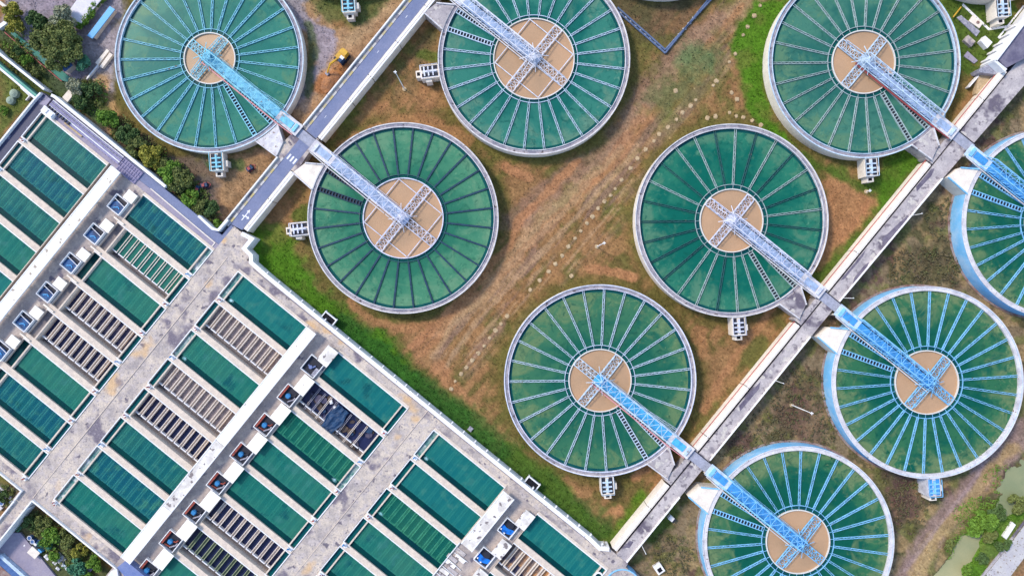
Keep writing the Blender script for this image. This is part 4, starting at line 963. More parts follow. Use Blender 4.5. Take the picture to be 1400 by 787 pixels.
    mb.bar((-1.5,sy*2.15,zb+.1),(-1.5,sy*1.2,zb+.1),.2); mb.build('service_pipe', pipe_m or M['rimwhite'], bridge)
    mb = MB(); mb.bar((2,-sy*1.95,zb+.9),(Lb-7,-sy*1.95,zb+.9),0.09); 
    for x in np.arange(2,Lb-7,1.8): mb.bar((x,-sy*1.95,zb),(x,-sy*1.95,zb+.9),0.06)
    mb.build('handrail', steel_m, bridge)
    mb = MB()
    for x in (Lb-6.8,Lb-.8):
        for y in (-1.4,1.4): mb.box(x-.2,x+.2,y-.2,y+.2,0-.3,zb-.12)
    mb.build('pier', M['wallcream'], bridge)
    # inlet slab
    pts = [(130.1*k,sy*11.5*k),(128.2*k,sy*25*k),(125.5*k,sy*36*k),(121.4*k,sy*48*k),(156*k,sy*46.5*k),(151*k,sy*25.5*k)]
    mb = MB(); mb.prism(pts, -0.3, hr+0.14); mb.build('inlet_slab', pad_m, t)
    mb = MB()
    for a_, b_ in ((pts[3],pts[4]),(pts[0],pts[5])): mb.bar((a_[0],a_[1],hr+.3),(b_[0],b_[1],hr+.3),0.3,0.4)
    mb.build('slab_kerb', steel_m if white_rim else M['rimwhite'], t)
    # outlet box
    ob = thing('x','','') if False else None
    la = R_(box_ang)-th
    mb = MB(); mb.box(R+.03,R+4.9,-1.75,1.75,-.4,hr-.25); box = mb.build('outlet_box', M['wallcream'] if not white_rim else M['rimwhite'], t, None, la)
    mb = MB(); mb.box(R+.3,R+4.6,-1.5,-.5,hr-.25,hr-.15); mb.box(R+.3,R+4.6,.45,1.45,hr-.25,hr-.15); mb.build('grating', M['dark'] if not white_rim else ST['deckblue'], box)
    mb = MB(); mb.bar((R+.1,-1.7,hr+.5),(R+4.9,-1.7,hr+.5),0.12); mb.bar((R+.1,1.7,hr+.5),(R+4.9,1.7,hr+.5),0.12); mb.bar((R+4.9,-1.7,hr+.5),(R+4.9,1.7,hr+.5),0.12); mb.box(R+.6,R+4.2,-.25,.2,hr-.25,hr+.25)
    for x in (1.4,2.6,3.7): mb.box(R+x,R+x+.35,-1.3,1.2,hr-.15,hr+.2)
    mb.build('gate_frame', steel_m, box)
    mb = MB(); mb.box(R+4.93,R+6.3,-.9,1.0,-.4,hr-1.2); ch = mb.build('drop_chamber', M['cream'], box)
    mb = MB(); mb.box(R+5.2,R+6.0,-.45,.5,hr-1.2,hr-1.17); mb.build('hatch', M['black'], ch)
    mb = MB(); mb.box(R+2.2,R+3.8,1.8,2.6,-.4,hr-.9); mb.build('side_box', M['cream'], box)
    return t
WB = M['wallblue']; WCr = M['wallcream']; RW = M['rimwhite']
tank('A',286,79.5,129,'L',27,34.8,40.4,3.9,TW['A'],ST['cyan'],ST['cyan'],ST['deckcyan'],WCr,M['rimwhite'],'round clarifier with cyan bridge and launders, left of the blue asphalt road',pipe_m=M['pink'],rring=ST['pale'])
tank('B',730,80,131.3,'R',28,55,60,4.1,TW['B'],ST['pale'],ST['white'],ST['deckpale'],WCr,M['grey_deck'],'round clarifier with wide tan centre and pale blue launders, top middle of the lawn',square=True,box_ang=187,rring=RW)
tank('C',551,298,130.5,'R',28,54.7,60,4.1,TW['C'],ST['navy'],ST['lilac'],ST['deckpale'],WCr,M['cream'],'round clarifier with wide tan centre and thin dark navy launders',square=True,box_ang=186,rring=RW)
tank('D',1181.5,84.5,131.5,'L',27,43,49,4.1,TW['D'],ST['bone'],ST['pale'],ST['deckpale'],WCr,M['grey_deck'],'round clarifier with pale bridge and red pipe, beside the bright green grass',pipe_m=M['red'],rring=ST['pale'])
tank('E',1000.5,301.4,132,'L',27,43,49.5,4.1,TW['E'],ST['bone'],ST['lilac'],ST['deckpale'],WCr,M['grey_deck'],'round emerald clarifier with mixed dark and pale launders in the centre right',rring=RW,spoke_alt=ST['teal'])
tank('F',820.5,520,131.2,'L',27,42.6,48.3,4.1,TW['F'],ST['pale'],ST['pale'],ST['decksky'],WCr,M['grey_deck'],'round clarifier with sky blue bridge above the lower grass, left of the causeway',pipe_m=M['pink'],rring=ST['lilac'])
tank('G',1446,304.5,131.2,'R',30,43.3,49.5,4.5,TW['H'],ST['sky'],ST['sky'],ST['deckblue'],WB,M['cream'],'blue-walled round clarifier cut by the right edge of the photo',white_rim=True)
tank('H',1268,522.5,131.3,'R',30,43.3,49.5,4.5,TW['H'],ST['sky'],ST['sky'],ST['deckblue'],WB,M['cream'],'whole blue-walled round clarifier with strong blue bridge right of the causeway',white_rim=True)
tank('I',1091.5,740.5,131,'R',30,43.3,49.5,4.5,TW['H'],ST['sky'],ST['sky'],ST['deckblue'],WB,M['cream'],'blue-walled round clarifier cut by the bottom edge of the photo',white_rim=True)
tank('J',466,-138,130,'L',27,43,49,4.0,TW['A'],ST['cyan'],ST['cyan'],ST['deckcyan'],WCr,M['cream'],'clarifier cut off at the top edge, left of the blue asphalt road',box_ang=-86,rring=ST['pale'])
tank('K',909,-137.5,131,'R',28,55,60,4.4,TW['B'],ST['pale'],ST['white'],ST['deckpale'],WCr,M['cream'],'clarifier cut off at the top edge above the twin blue pipes',box_ang=187,rring=RW)
tank('L',1361,-133,131.5,'L',27,43,49,4.1,TW['D'],ST['pale'],ST['pale'],ST['deckpale'],WCr,M['cream'],'clarifier cut off at the top edge near the right corner',box_ang=-86,rring=ST['pale'])
# crossing plates between facing bridges
for nm, (v, ul, ur, lab_) in {'F':(108,1123,1152,'lower'),'E':(307,1125,1153,'middle'),'D':(584,1126,1157,'upper'),'A':(182.5,430,462,'left')}.items():
    pass
M['platesteel'] = mat('plate_steel', (0.36,0.37,0.45), 0.7, (0.26,0.27,0.33), 0.8, None, 0.15)
def plate(u0,u1,v,label):
    a = PU((u0+u1)/2,v,ZP+.06); t = thing('crossing_plate', label, 'plate', (a[0],a[1],ZP), -A39, 'plates where the bridges cross the causeways')
    mb = MB(); mb.box(-(u1-u0)/2*K,(u1-u0)/2*K,-1.3,1.3,0.006,0.12); mb.build('plate', M['platesteel'], t)
    mb = MB(); mb.box(-(u1-u0)/2*K,(u1-u0)/2*K,1.3,1.55,0.006,0.2); mb.build('cable_duct', M['dark'], t)
plate(1121,1157,112,'grey plate across the causeway between the two lowest bridges')
plate(1122,1158,393.5,'grey plate across the causeway between the emerald clarifier and its blue neighbour')
plate(1123,1161,678,'grey plate across the causeway between the uppermost pair of right bridges')
plate(430,461,116.5,'blue grey plate across the asphalt road between the two left bridges')

# ------------------------------------------------------------------ vegetation
def leafmesh(name, blobs, nleaf, size, mat_, parent, seed):
    r = np.random.RandomState(seed); V=[]; F=[]
    wts = np.array([b[3]**2 for b in blobs]); wts = wts/wts.sum()
    ci = r.choice(len(blobs), nleaf, p=wts)
    d = r.normal(size=(nleaf,3)); d /= np.linalg.norm(d,axis=1)[:,None]; rad = r.rand(nleaf)**0.45
    bl = np.array(blobs); ctr = bl[ci,:3]+d*rad[:,None]*bl[ci,3:4]*np.array((1,1,0.75))
    a = r.normal(size=(nleaf,3)); a[:,2]*=0.55; a /= np.linalg.norm(a,axis=1)[:,None]; b = np.cross(a, r.normal(size=(nleaf,3))); b /= np.linalg.norm(b,axis=1)[:,None]
    s_ = size*(0.6+0.8*r.rand(nleaf))[:,None]
    Vv = np.stack([ctr-a*s_, ctr+b*s_*.55, ctr+a*s_, ctr-b*s_*.55],1).reshape(-1,3)
    m = bpy.data.meshes.new(name); m.from_pydata(Vv.tolist(), [], (np.arange(nleaf*4).reshape(-1,4)).tolist()); m.update(); m.materials.append(mat_)
    return link(name, m, parent)
def tree(px, py, r, h, kind, label, name='tree', seed=0, lift=None, nl=None, z=None):
    r = r*1.25
    a = P(px,py,h*.75); zg = z if z is not None else float(zground(np.float64(px),np.float64(py)))
    t = thing(name, label, 'tree' if name == 'tree' else 'shrub', (a[0],a[1],zg), 0, 'trees and shrubs of the plant grounds')
    rr = random.Random(seed); blobs = []
    for i in range(int(7+r*2.6)):
        q = rr.uniform(0,6.28); d = r*math.sqrt(rr.random())*.85; blobs.append((d*math.cos(q), d*math.sin(q), h*rr.uniform(.5,.92)*(1-.25*(d/r)**2), r*rr.uniform(.24,.46)))
    leafmesh('crown', blobs, nl or int(900*r*r**0.45), 0.26 if r < 2 else 0.33, M[kind], t, seed)
    mb = MB(); mb.cyl(0,0,.05*r+.06,-.1,h*.6,8,.03*r+.03)
    for i in range(4): 
        b_ = rr.choice(blobs); mb.tube([(0,0,h*.4),(b_[0]*.8,b_[1]*.8,b_[2])],.025*r+.02,5)
    mb.build('trunk', M['trunk'], t)
V_ = [ (80,52,4.0,7,'leaf_mid','broad olive tree, largest of the clump in the upper left corner'),(60,57,2.8,6.5,'leaf_mid','olive tree on the left side of the upper left clump'),
 (98,64,2.8,6.5,'leaf_mid','olive tree on the right side of the upper left clump'),(50,30,2.2,5,'leaf_dark','dark tree behind the clump near the lilac paving'),(84,30,3.0,6,'leaf_grey','greyish bare-looking tree beside the white shed roof'),
 (77,82,2.3,6,'leaf_mid','olive tree at the lower tip of the upper left clump'),(18,18,2.2,4.5,'leaf_yellow','yellowish shrub at the top left corner'),(20,36,1.8,4,'leaf_yellow','golden shrub at the start of the teal path'),
 (116,88,1.8,3.5,'leaf_teal','dark green shrub by the grey corner path'),(105,118,2.0,4,'leaf_grey','feathery palm beside the end of the teal path'),(125,122,1.9,4,'leaf_dark','dark shrub left of the cyan-bridge tank'),
 (36,82,1.2,2.5,'leaf_bright','bright shrub between the two green paths'),(25,70,1.0,2.4,'leaf_dark','dark shrub between the two green paths'),(50,101,1.0,2.4,'leaf_mid','olive shrub beside the red path edge'),
 (148,158,2.3,3.5,'leaf_bright','bright green round shrub below the orange soil'),(110,140,1.9,3,'leaf_dark','dark low shrub by the white wall'),(175,185,2.2,3.5,'leaf_dark','dark shrub against the lower left of the cyan-bridge tank'),
 (188,203,2.3,3.5,'leaf_mid','olive shrub beside the broad white wall, upper one'),(208,212,2.6,4,'leaf_yellow','yellow green shrub beside the broad white wall'),(204,222,1.5,3,'leaf_bright','small bright shrub against the broad white wall'),
 (232,238,2.6,4,'leaf_bright','bright bushy tree midway along the broad white wall'),(247,246,2.6,4,'leaf_mid','thin olive shrub in the works yard'),(222,225,1.7,3,'leaf_mid','mid green shrub among the wall shrubs'),
 (262,272,1.9,3.2,'leaf_bright','vivid shrub at the gap in the white wall'),(272,284,1.9,3,'leaf_mid','olive shrub at the gap in the white wall'),(288,285,1.8,3,'leaf_dark','thin dark shrub near the end of the works yard'),
 (298,308,1.2,2.2,'leaf_bright','small bright shrub in the corner of the bent white wall'),(7,152,1.0,1.6,'leaf_bright','low green bush on the lawn left of the wet lane'),
 (60,715,1.9,2.6,'leaf_mid','olive shrub at the upper end of the planted yard'),(68,735,2.1,2.8,'leaf_bright','leafy green shrub in the middle of the planted yard'),(60,742,1.5,2.4,'leaf_teal','bluish green shrub by the scrap row'),(88,738,1.9,2.6,'leaf_mid','olive shrub by the platform wall of the planted yard'),
 (108,752,1.7,2.6,'leaf_yellow','yellow flowering shrub in the planted yard'),(130,770,1.8,2.6,'leaf_bright','bright shrub at the lower end of the planted yard'),(105,775,1.9,2.6,'leaf_teal','bluish green shrub at the lower end of the planted yard'),(40,716,1.4,2.2,'leaf_dark','dark shrub at the top corner of the planted yard'),(72,760,1.3,2,'leaf_bright','small green shrub behind the beige shed'),(116,786,1.4,2.2,'leaf_bright','bright shrub at the bottom edge of the planted yard'),
 (3,678,1.2,2,'leaf_dark','dark shrub in the scrap yard at the left edge'),(1352,716,2.6,3,'leaf_bright','large vivid bush between pond and road'),(1338,722,2.0,2.6,'leaf_bright','vivid bush on the left of the pond bank'),(1368,700,1.9,2.6,'leaf_dark','dark green bush by the pond neck'),(1375,745,1.6,2.2,'leaf_dark','dark bush beside the grey road'),(1358,735,1.6,2.2,'leaf_mid','olive bush below the vivid one'),
 (1395,690,2.0,2.4,'leaf_mid','olive bush at the right edge by the pond'),(1345,765,1.4,2,'leaf_dark','dark bush beside the lower pond'),(1325,780,1.3,2,'leaf_bright','green bush at the lower pond edge'),(1300,745,1.3,1.8,'leaf_mid','olive bush on the track side of the pond')]
for i, (x,y,r,h,kd,lb) in enumerate(V_): tree(x,y,r,h,kd,lb,'tree' if h >= 5 else 'shrub',i+1)
# scrub and grass tufts (uncountable)
def scatter(name, polys, nper, size, m, seed, hmax, left=False):
    r = np.random.RandomState(seed); pts = []
    for (cx,cy,rx,ry,cnt) in polys:
        a = r.rand(cnt)*6.283; q = np.sqrt(r.rand(cnt)); pts.append(np.stack([cx+rx*q*np.cos(a), cy+ry*q*np.sin(a)],1))
    p = np.concatenate(pts); ok = np.ones(len(p),bool)
    for (tx,ty) in TC: ok &= np.hypot(p[:,0]-tx,p[:,1]-ty) > 137
    uu = C_*p[:,0]+S_*p[:,1]; ok &= (uu > 1156) | left; p = p[ok]; nn = len(p)
    ix = np.clip(np.searchsorted(xs,p[:,0]),0,len(xs)-1); iy = np.clip(np.searchsorted(ys,p[:,1]),0,len(ys)-1); okp = (pd[ix,iy] < .3) & ~((p[:,0] > 1330) & (p[:,0]*0.80+p[:,1]*0.60 > 1545)); p = p[okp]; nn = len(p)
    z = zground(p[:,0],p[:,1]); base = np.stack([(p[:,0]-700)*S,(393.5-p[:,1])*S,z],1)
    base = np.repeat(base,nper,0); n_ = len(base); base[:,:2] += r.normal(size=(n_,2))*.28; base[:,2] += r.rand(n_)*hmax
    a = r.normal(size=(n_,3)); a[:,2]*=.5; a /= np.linalg.norm(a,axis=1)[:,None]; b = np.cross(a,r.normal(size=(n_,3))); b/=np.linalg.norm(b,axis=1)[:,None]
    s_ = size*(.5+r.rand(n_))[:,None]; Vv = np.stack([base-a*s_,base+b*s_*.5,base+a*s_,base-b*s_*.5],1).reshape(-1,3)
    m_ = bpy.data.meshes.new(name); m_.from_pydata(Vv.tolist(),[],np.arange(n_*4).reshape(-1,4).tolist()); m_.update(); m_.materials.append(m); struct(link(name,m_),'stuff')
scatter('undergrowth',[(1265,370,50,35,350),(1100,570,45,70,420),(1240,680,35,50,300),(1010,590,60,40,220),(1150,460,25,40,120),(920,760,30,30,120),(1295,300,30,30,100),(1215,600,20,30,60)],5,.3,M['scrub'],5,.7)
scatter('bank_grass',[(1345,705,40,26,420),(1318,755,22,30,260),(1372,655,25,20,120)],6,.19,M['leaf_bright'],6,.5)

scatter('undergrowth',[(200,205,30,18,120),(235,240,28,20,200),(265,268,22,20,160),(170,180,18,20,90),(125,130,25,22,130),(60,70,40,35,200),(30,80,20,20,80),(292,300,14,12,60),(115,145,18,12,60),(95,745,38,30,180),(60,715,22,18,90),(8,676,14,14,50)],7,.3,M['leaf_mid'],8,1.0,True)
scatter('weeds',[(205,212,30,16,60),(245,250,24,18,70),(270,275,20,18,60),(130,135,25,22,60),(22,75,20,20,60),(100,750,36,28,80)],6,.24,M['leaf_bright'],9,.9,True)
# ------------------------------------------------------------------ pond, lower right road, lower left road
mb = MB(); mb.prism([P(x,y,-1.15)[:2] for x,y in [(1350,640),(1420,570),(1500,560),(1500,700),(1400,712),(1350,712)]],-2.6,-1.15); struct(mb.build('pond_water', M['pond']))
mb = MB(); mb.prism([P(x,y,-1.15)[:2] for x,y in [(1230,840),(1290,740),(1335,715),(1355,725),(1350,760),(1320,840)]],-2.6,-1.15); struct(mb.build('pond_water', M['pond']))
px_prism('road', [(1336,800),(1378,748),(1402,716),(1440,668),(1440,712),(1404,757),(1372,800)], -1.2, -0.46, mat('pale_grey_road',(0.42,0.40,0.42),0.9,(0.5,0.48,0.47),0.4,None,0.1))['kind']='structure'
px_prism('kerb', [(1331,800),(1374,746),(1399,713),(1440,660),(1440,664),(1400,716),(1377,748),(1335,800)], -1.2, -0.36, M['grey_deck'])['kind']='structure'
tag(px_prism('concrete_block', [(1371,733),(1384,713),(1389,717),(1376,737)], -0.9, 0.1, M['parapet']), 'pale oblong concrete block beside the grey road and pond', 'block')
px_prism('pavement', [(-40,690),(0,727),(28,728),(78,790),(60,840),(-40,840)], 0.0, 0.55, M['paving'])['kind']='structure'
bb = thing('blue_tank_edge', 'dark blue-edged basin corner at the bottom left corner', 'basin', P(0,800,0))
for nm_, pts_, zz, m_ in (('basin_rim',[(-30,757),(2,758),(38,790),(10,830),(-60,800)],1.6,ST['pale']),('basin_lining',[(-30,763),(0,763),(33,792),(8,826),(-50,800)],1.7,M['bluepipe']),('inner_floor',[(-30,771),(-2,771),(24,794),(4,820),(-40,800)],1.78,M['footing'])):
    mb = MB(); mb.prism([(P(x,y,zz)[0]-bb.location.x,P(x,y,zz)[1]-bb.location.y) for x,y in pts_],0,zz); mb.build(nm_,m_,bb)
tag(px_prism('flat_roof', [(160,775),(172,765.5),(200,789),(186,806)], ZP, ZP+2.2, M['slate']), 'slate blue flat roof at the bottom end of the middle canopy', 'roof')
tag(px_prism('white_wall_block', [(147,787),(152,780),(160,777),(162,790)], 0, ZP+.8, M['white']), 'white block next to the slate blue roof at the bottom edge', 'block')

# ------------------------------------------------------------------ top left buildings and paths
def shed(name, pts, z, m, label, cat='shed', base=0.6):
    a = P(sum(p[0] for p in pts)/len(pts), sum(p[1] for p in pts)/len(pts), base); t = thing(name,label,cat,a); q = [(P(x,y,z)[0]-a[0],P(x,y,z)[1]-a[1]) for x,y in pts]
    mb = MB(); mb.prism(q, z-.25-base, z-base); mb.build('roof', m, t)
    cx = sum(p[0] for p in q)/len(q); cy = sum(p[1] for p in q)/len(q)
    mb = MB(); mb.prism([(cx+(x-cx)*.9,cy+(y-cy)*.93) for x,y in q],0,z-.25-base); mb.build('wall', M['wall'], t); return t
shed('white_roof_shed',[(92,18),(118,-18),(150,-18),(138,0),(110,33)],2.4,mat('pale_lilac_roof',(0.62,0.60,0.66),0.6,(0.54,0.52,0.6),0.5),'shed with a plain pale roof beside the hedge at the top')
shed('blue_roof_shed',[(119,49),(150,8.5),(157,13),(126,53)],2.3,M['skyblue'],'narrow shed with a bright sky blue roof near the cyan-bridge tank')
h = thing('hedge','long clipped green hedge between the pale shed and the blue shed','hedge',P(132,24,.6))
r = random.Random(4); bl = []
for i in range(26): 
    tt = i/25; x = 113+tt*(152-113); y = 40+tt*(-16-40); a = P(x+r.uniform(-2.5,2.5),y+r.uniform(-2,2),.6); bl.append((a[0]-h.location.x,a[1]-h.location.y,r.uniform(.9,1.5),r.uniform(.8,1.15)))
leafmesh('foliage',bl,5200,.26,M['leaf_bright'],h,77)
px_prism('path',[(6,38),(12,38),(96,106),(92,112),(84,110)],0.3,1.0,M['tealpath'])['kind']='structure'
wall('path_edge',[(6,44),(40,74),(84,111)],1.0,0.3,1.15,M['red'],'thin red kerb along the lower side of the teal path',cat='kerb')
px_prism('path',[(-30,62),(0,88),(52,131),(47,134),(0,96),(-30,72)],0.0,ZP,M['greenfloor'])['kind']='structure'
wall('parapet_wall',[(-30,47),(0,74),(60,122)],3.0,0,ZP+.45,M['white'],'white parapet on the upper side of the green floored walkway')
wall('parapet_wall',[(-30,69),(0,94),(48,134.5)],2.6,0,ZP+.45,M['white'],'white parapet on the lower side of the green floored walkway')
px_prism('grey_slab',[(85,133),(98,118),(105,123),(92,140)],0,2.2,M['cream']).update_tag(); o = bpy.context.scene.objects['grey_slab']; tag(o,'cream concrete slab at the end of the teal path','slab')
shed('dark_roof_shed',[(79,88),(92,80),(99,89),(88,98)],3,M['bluepipe'],'small dark blue roofed shed beside the teal path')
tag(px_prism('white_step',[(94,113),(101,106),(104,110),(97,117)],0.6,2.0,M['white']),'small white step block at the lower end of the teal path','block')
for pts, lb in (([(130,86),(146,67),(149,70),(134,89)],'pale slab bench beside the cyan-bridge tank, upper one'),([(136,91),(150,72),(154,75),(140,93.5)],'pale slab bench beside the cyan-bridge tank, lower one')):
    tag(px_prism('slab_bench',pts,0.5,1.5,M['cream']),lb,'slab','pale slab benches')
wall('low_wall',[(118,108),(134,89)],2.0,.5,1.4,M['parapet'],'low grey wall running from the benches towards the palm')
wall('low_wall',[(-5,0),(18,18)],4.0,.3,1.4,M['cream'],'low cream wall in the top left corner'); wall('low_wall',[(-3,38),(8,30)],5.0,.3,1.8,M['white'],'white wall end at the start of the teal path')
for i,(x,y,rr_) in enumerate(((19.5,128,6.2),(14.5,137.5,5.6))):
    a = P(x,y,1.2); mb = MB(); mb.cyl(0,0,rr_*S,0,.9,20,rr_*S*.92); mb.cyl(0,0,rr_*S*.92,.9,1.35,20,rr_*S*.3); tag(mb.build('dome_cover', mat('dome_grey_green',(0.26,0.32,0.25),0.8),None,(a[0],a[1],0.6)),'grey green round dome cover on the left lawn, '+('upper one' if i==0 else 'lower one'),'dome cover','dome covers on the left lawn')
wall('low_wall',[(28,120),(40,131),(35,137)],1.2,.5,1.4,M['parapet'],'low thin wall bending beside the dome covers')
# pipe rack
t = thing('pipe_rack','long rack of lilac grey pipes beside the first filter row','pipe rack',PUd(205,-66,ZP),-A39); k = K
mb = MB(); mb.box(-62*k,64*k,-10.5*k,7.5*k,-5,-.5); mb.build('rack_floor', M['paving'], t)
for i, y in enumerate((-5.6,-3.2,-.6,1.4,3.6,5.6)):
    mb = MB(); mb.tube([(-61*k,y*k,.3),(63*k,y*k,.3)],(.28,.2,.3,.16,.22,.14)[i]); mb.build('pipe', [M['lilacpipe'],M['white'],M['lilacpipe'],M['grating'],M['lilacpipe'],M['white']][i], t)
mb = MB()
for x in np.arange(-60,63,5.2): mb.box(x*k,(x+1.1)*k,-8*k,7*k,.0,.12)
mb.build('cross_beam', M['grating'], t)
mb = MB()
for x in np.arange(-60,-20,5): mb.box(x*k,(x+2.2)*k,-7.5*k,-3*k,.5,.9)
mb.build('valve', M['dark'], t)
mb = MB(); mb.box(-30*k,0,-9.6*k,-7.2*k,-.4,.35); mb.build('trough', M['stone'], t)
tag((lambda m_: m_.build('machine_cover', M['white'], None, PUd(147,-77,ZP), -A39))((lambda m_: (m_.box(-1.1,2.6,-.9,.9,0.003,1.0), m_.box(-.8,.6,-.6,.6,1.0,1.4), m_.box(1.0,2.3,-.6,.6,1.0,1.3), m_)[-1])(MB())), 'white equipment cover at the upper end of the pipe rack','equipment cover')
tag((lambda m_: (m_.box(-3.2*1,3.2,-2.0,2.0,-.05,.1), [m_.bar((x,-2,.35),(x,2,.35),.12) for x in np.arange(-3,3.2,.75)], [m_.bar((-3.1,y,.5),(3.1,y,.5),.14) for y in (-1.8,-.6,.6,1.8)], m_)[-1])(MB()).build('grating_frame',M['lilacpipe'],None,PUd(285,-70,ZP),-A39),'lilac steel grating frame at the end of the pipe rack','grating')

# ------------------------------------------------------------------ machines, masts, stones, small items
e = thing('excavator','yellow crawler excavator digging beside the blue asphalt road','excavator',P0(468,80),math.atan2(-(108-78),446-470))
for s_ in (-1,1):
    mb = MB(); mb.box(-1.8,1.6,s_*1.35-.28,s_*1.35+.28,.05,.75); mb.build('track', M['dark'], e)
mb = MB(); mb.prism([(-1.9,-1.15),(.9,-1.25),(1.2,-.2),(1.2,1.2),(-1.9,1.2),(-2.2,.6),(-2.2,-.6)],.8,1.9); mb.box(-2.0,-.6,-1,1,1.9,2.25); mb.build('body', M['yellow'], e)
mb = MB(); mb.box(-.1,1.5,.45,1.4,1.0,2.9); cb = mb.build('cab', M['tarp'], e); mb = MB(); mb.box(-.2,.6,.4,1.45,2.9,3.0); mb.build('cab_roof', M['white'], cb)
mb = MB(); mb.bar((.9,-.3,1.7),(3.6,-.3,3.3),.45,.5); mb.build('boom', M['yellow'], e)
mb = MB(); mb.bar((3.5,-.3,3.3),(5.7,-.3,1.2),.34,.4); mb.build('arm', M['yellow'], e)
mb = MB(); mb.prism([(5.4,-.85),(6.3,-.7),(6.3,.1),(5.4,.25)],.25,1.1); mb.build('bucket', M['grating'], e)
mb = MB(); vs = []; N_ = 14
for i in range(5):
    for j in range(N_): rad = 2.3*(1-i/4.6); vs.append((rad*math.cos(j*2*math.pi/N_)*1.5*rnd.uniform(.9,1.1),rad*math.sin(j*2*math.pi/N_)*rnd.uniform(.85,1.1),i*.28))
mb.add(vs,[(i*N_+j,i*N_+(j+1)%N_,(i+1)*N_+(j+1)%N_,(i+1)*N_+j) for i in range(4) for j in range(N_)]+[tuple(4*N_+j for j in range(N_))])
tag(mb.build('soil_heap',M['soil'],None,P0(451,112),R_(50)),'heap of orange soil beneath the excavator bucket','soil heap')
def machine(x,y,rot,label):
    t = thing('small_machine',label,'machine',P0(x,y),rot,'small machines in the works yard'); mb = MB(); mb.box(-.9,.9,-.5,.5,.35,1.2); mb.build('engine_block',M['tarp'],t)
    mb = MB(); mb.bar((-1,-.7,.5),(1,-.7,.5),.16); mb.bar((-1,.7,.5),(1,.7,.5),.16); mb.bar((1,-.7,.5),(1.7,0,.6),.14); mb.bar((1,.7,.5),(1.7,0,.6),.14); mb.box(-.5,.2,-.4,.4,1.2,1.4); mb.build('frame',M['red'],t)
    for sx in (-.6,.6):
        for s_ in (-.75,.75):
            mb = MB(); mb.tube([(sx,s_-.1,.35),(sx,s_+.1,.35)],.35,10); mb.build('wheel',M['dark'],t)
machine(343,231,.6,'small dark machine with red frame on the orange track'); machine(281,254,.2,'red and blue small machine among the yard shrubs, right one'); machine(272,259,1.2,'red small machine among the yard shrubs, left one')
for (x,y,tx,ty,lb) in ((553,122,540,97,'tall pale lighting mast on bare ground left of the top middle clarifier'),(816,337,826,331,'short-looking white lighting mast in the middle of the lawn'),(1184,262,1189,260,'white lighting mast on red earth below the red-pipe clarifier'),(1082,553,1110,564,'grey lighting mast in the dry scrub left of the blue-walled tank')):
    a = P0(x,y); ob = math.hypot(x-700,y-393.5); hh = D*math.hypot(tx-x,ty-y)/(ob+math.hypot(tx-x,ty-y)); hh = min(hh,15)
    t = thing('lighting_mast',lb,'mast',a); mb = MB(); mb.cyl(0,0,.16,0,hh,8,.09); mb.build('pole',M['parapet'],t)
    mb = MB(); mb.cyl(0,0,.6,-.1,.25,12); mb.build('base',M['stone'],t)
    mb = MB(); mb.box(-.4,.4,-.1,.1,hh,hh+.2); mb.box(-.09,.09,-.4,.4,hh,hh+.16); mb.build('lamp_head',M['white'],t)
stones = [(1039,8),(1031,22),(1022,37),(1016,48),(1005,74),(997,85),(979,111),(975,117),(951,137),(944,145),(933,154),(924.5,163.5),(913,174),(901,183.5),(894,193),
 (882.5,204.5),(871.5,216.5),(862,230),(849.5,246),(841,258),(834.7,267),(826.3,275.4),(817.7,284.7),(810,296),(802.4,305),(794,315.7),(786,325.8),(776.8,337),(768.6,349.5),(759.2,360.7),(750,371),(738,383),(725,396),(781.3,377),
 (693.2,431.8),(685,442.5),(677.4,451.6),(669.5,461.5),(662,472.4),(654,482.6),(645.6,492),(637.7,502),(630.4,510.8),(622.5,520.7),(617,531),(967,161.4),(978,159.4),(997.4,154.3),(1006.3,159),(1016,160.6),(1028,165),(1040,171),(1000,127),(1007.5,136),(923.7,124.5)]
st_m = []
for i in range(4):
    mb = MB(); r = random.Random(i); n_ = 9; mb2 = [(.62*r.uniform(.8,1.1)*math.cos(q*2*math.pi/n_),.62*r.uniform(.8,1.1)*math.sin(q*2*math.pi/n_)) for q in range(n_)]
    mb.prism(mb2,-.1,.14); mb.prism([(x*.7,y*.7) for x,y in mb2],.14,.24); st_m.append(mb.mesh('stepping_stone',M['stone']))
for i,(x,y) in enumerate(stones):
    o = link('stepping_stone',st_m[i%4],None,P0(x,y),rnd.uniform(0,6)); s_ = rnd.uniform(.75,1.15); o.scale = (s_,s_,1)
    tag(o,'small pale round stone in the dotted line crossing the brown lawn','stone','pale stones dotted across the lawn')
M['dullpipe'] = mat('dull_blue_pipe', (0.075,0.115,0.21), 0.7, (0.12,0.16,0.26), 0.7, None, 0.1)
# twin blue pipes
t = thing('pipeline','pair of dark blue pipes bent in a V at the top of the lawn','pipeline',P(910,72,0))
for off in (-1,1):
    pts = [P(843+off*1.2,12-off*1.6,.5),P(909.5,70.5-off*2.2,.5),P(975+off*1.2,-6+off*1.2,.5)]
    mb = MB(); mb.tube([tuple(np.array(p)-np.array(t.location)) for p in pts],.27,10); mb.build('pipe',M['dullpipe'],t)
for a_, b_ in (((843,12),(909.5,70.5)),((909.5,70.5),(975,-6))):
    for i in range(1,10): x = a_[0]+(b_[0]-a_[0])*i/10; y = a_[1]+(b_[1]-a_[1])*i/10; p = np.array(P(x,y,0))-np.array(t.location); mb = MB(); mb.box(p[0]-.5,p[0]+.5,p[1]-.2,p[1]+.2,0,.2); mb.build('support',M['parapet'],t)
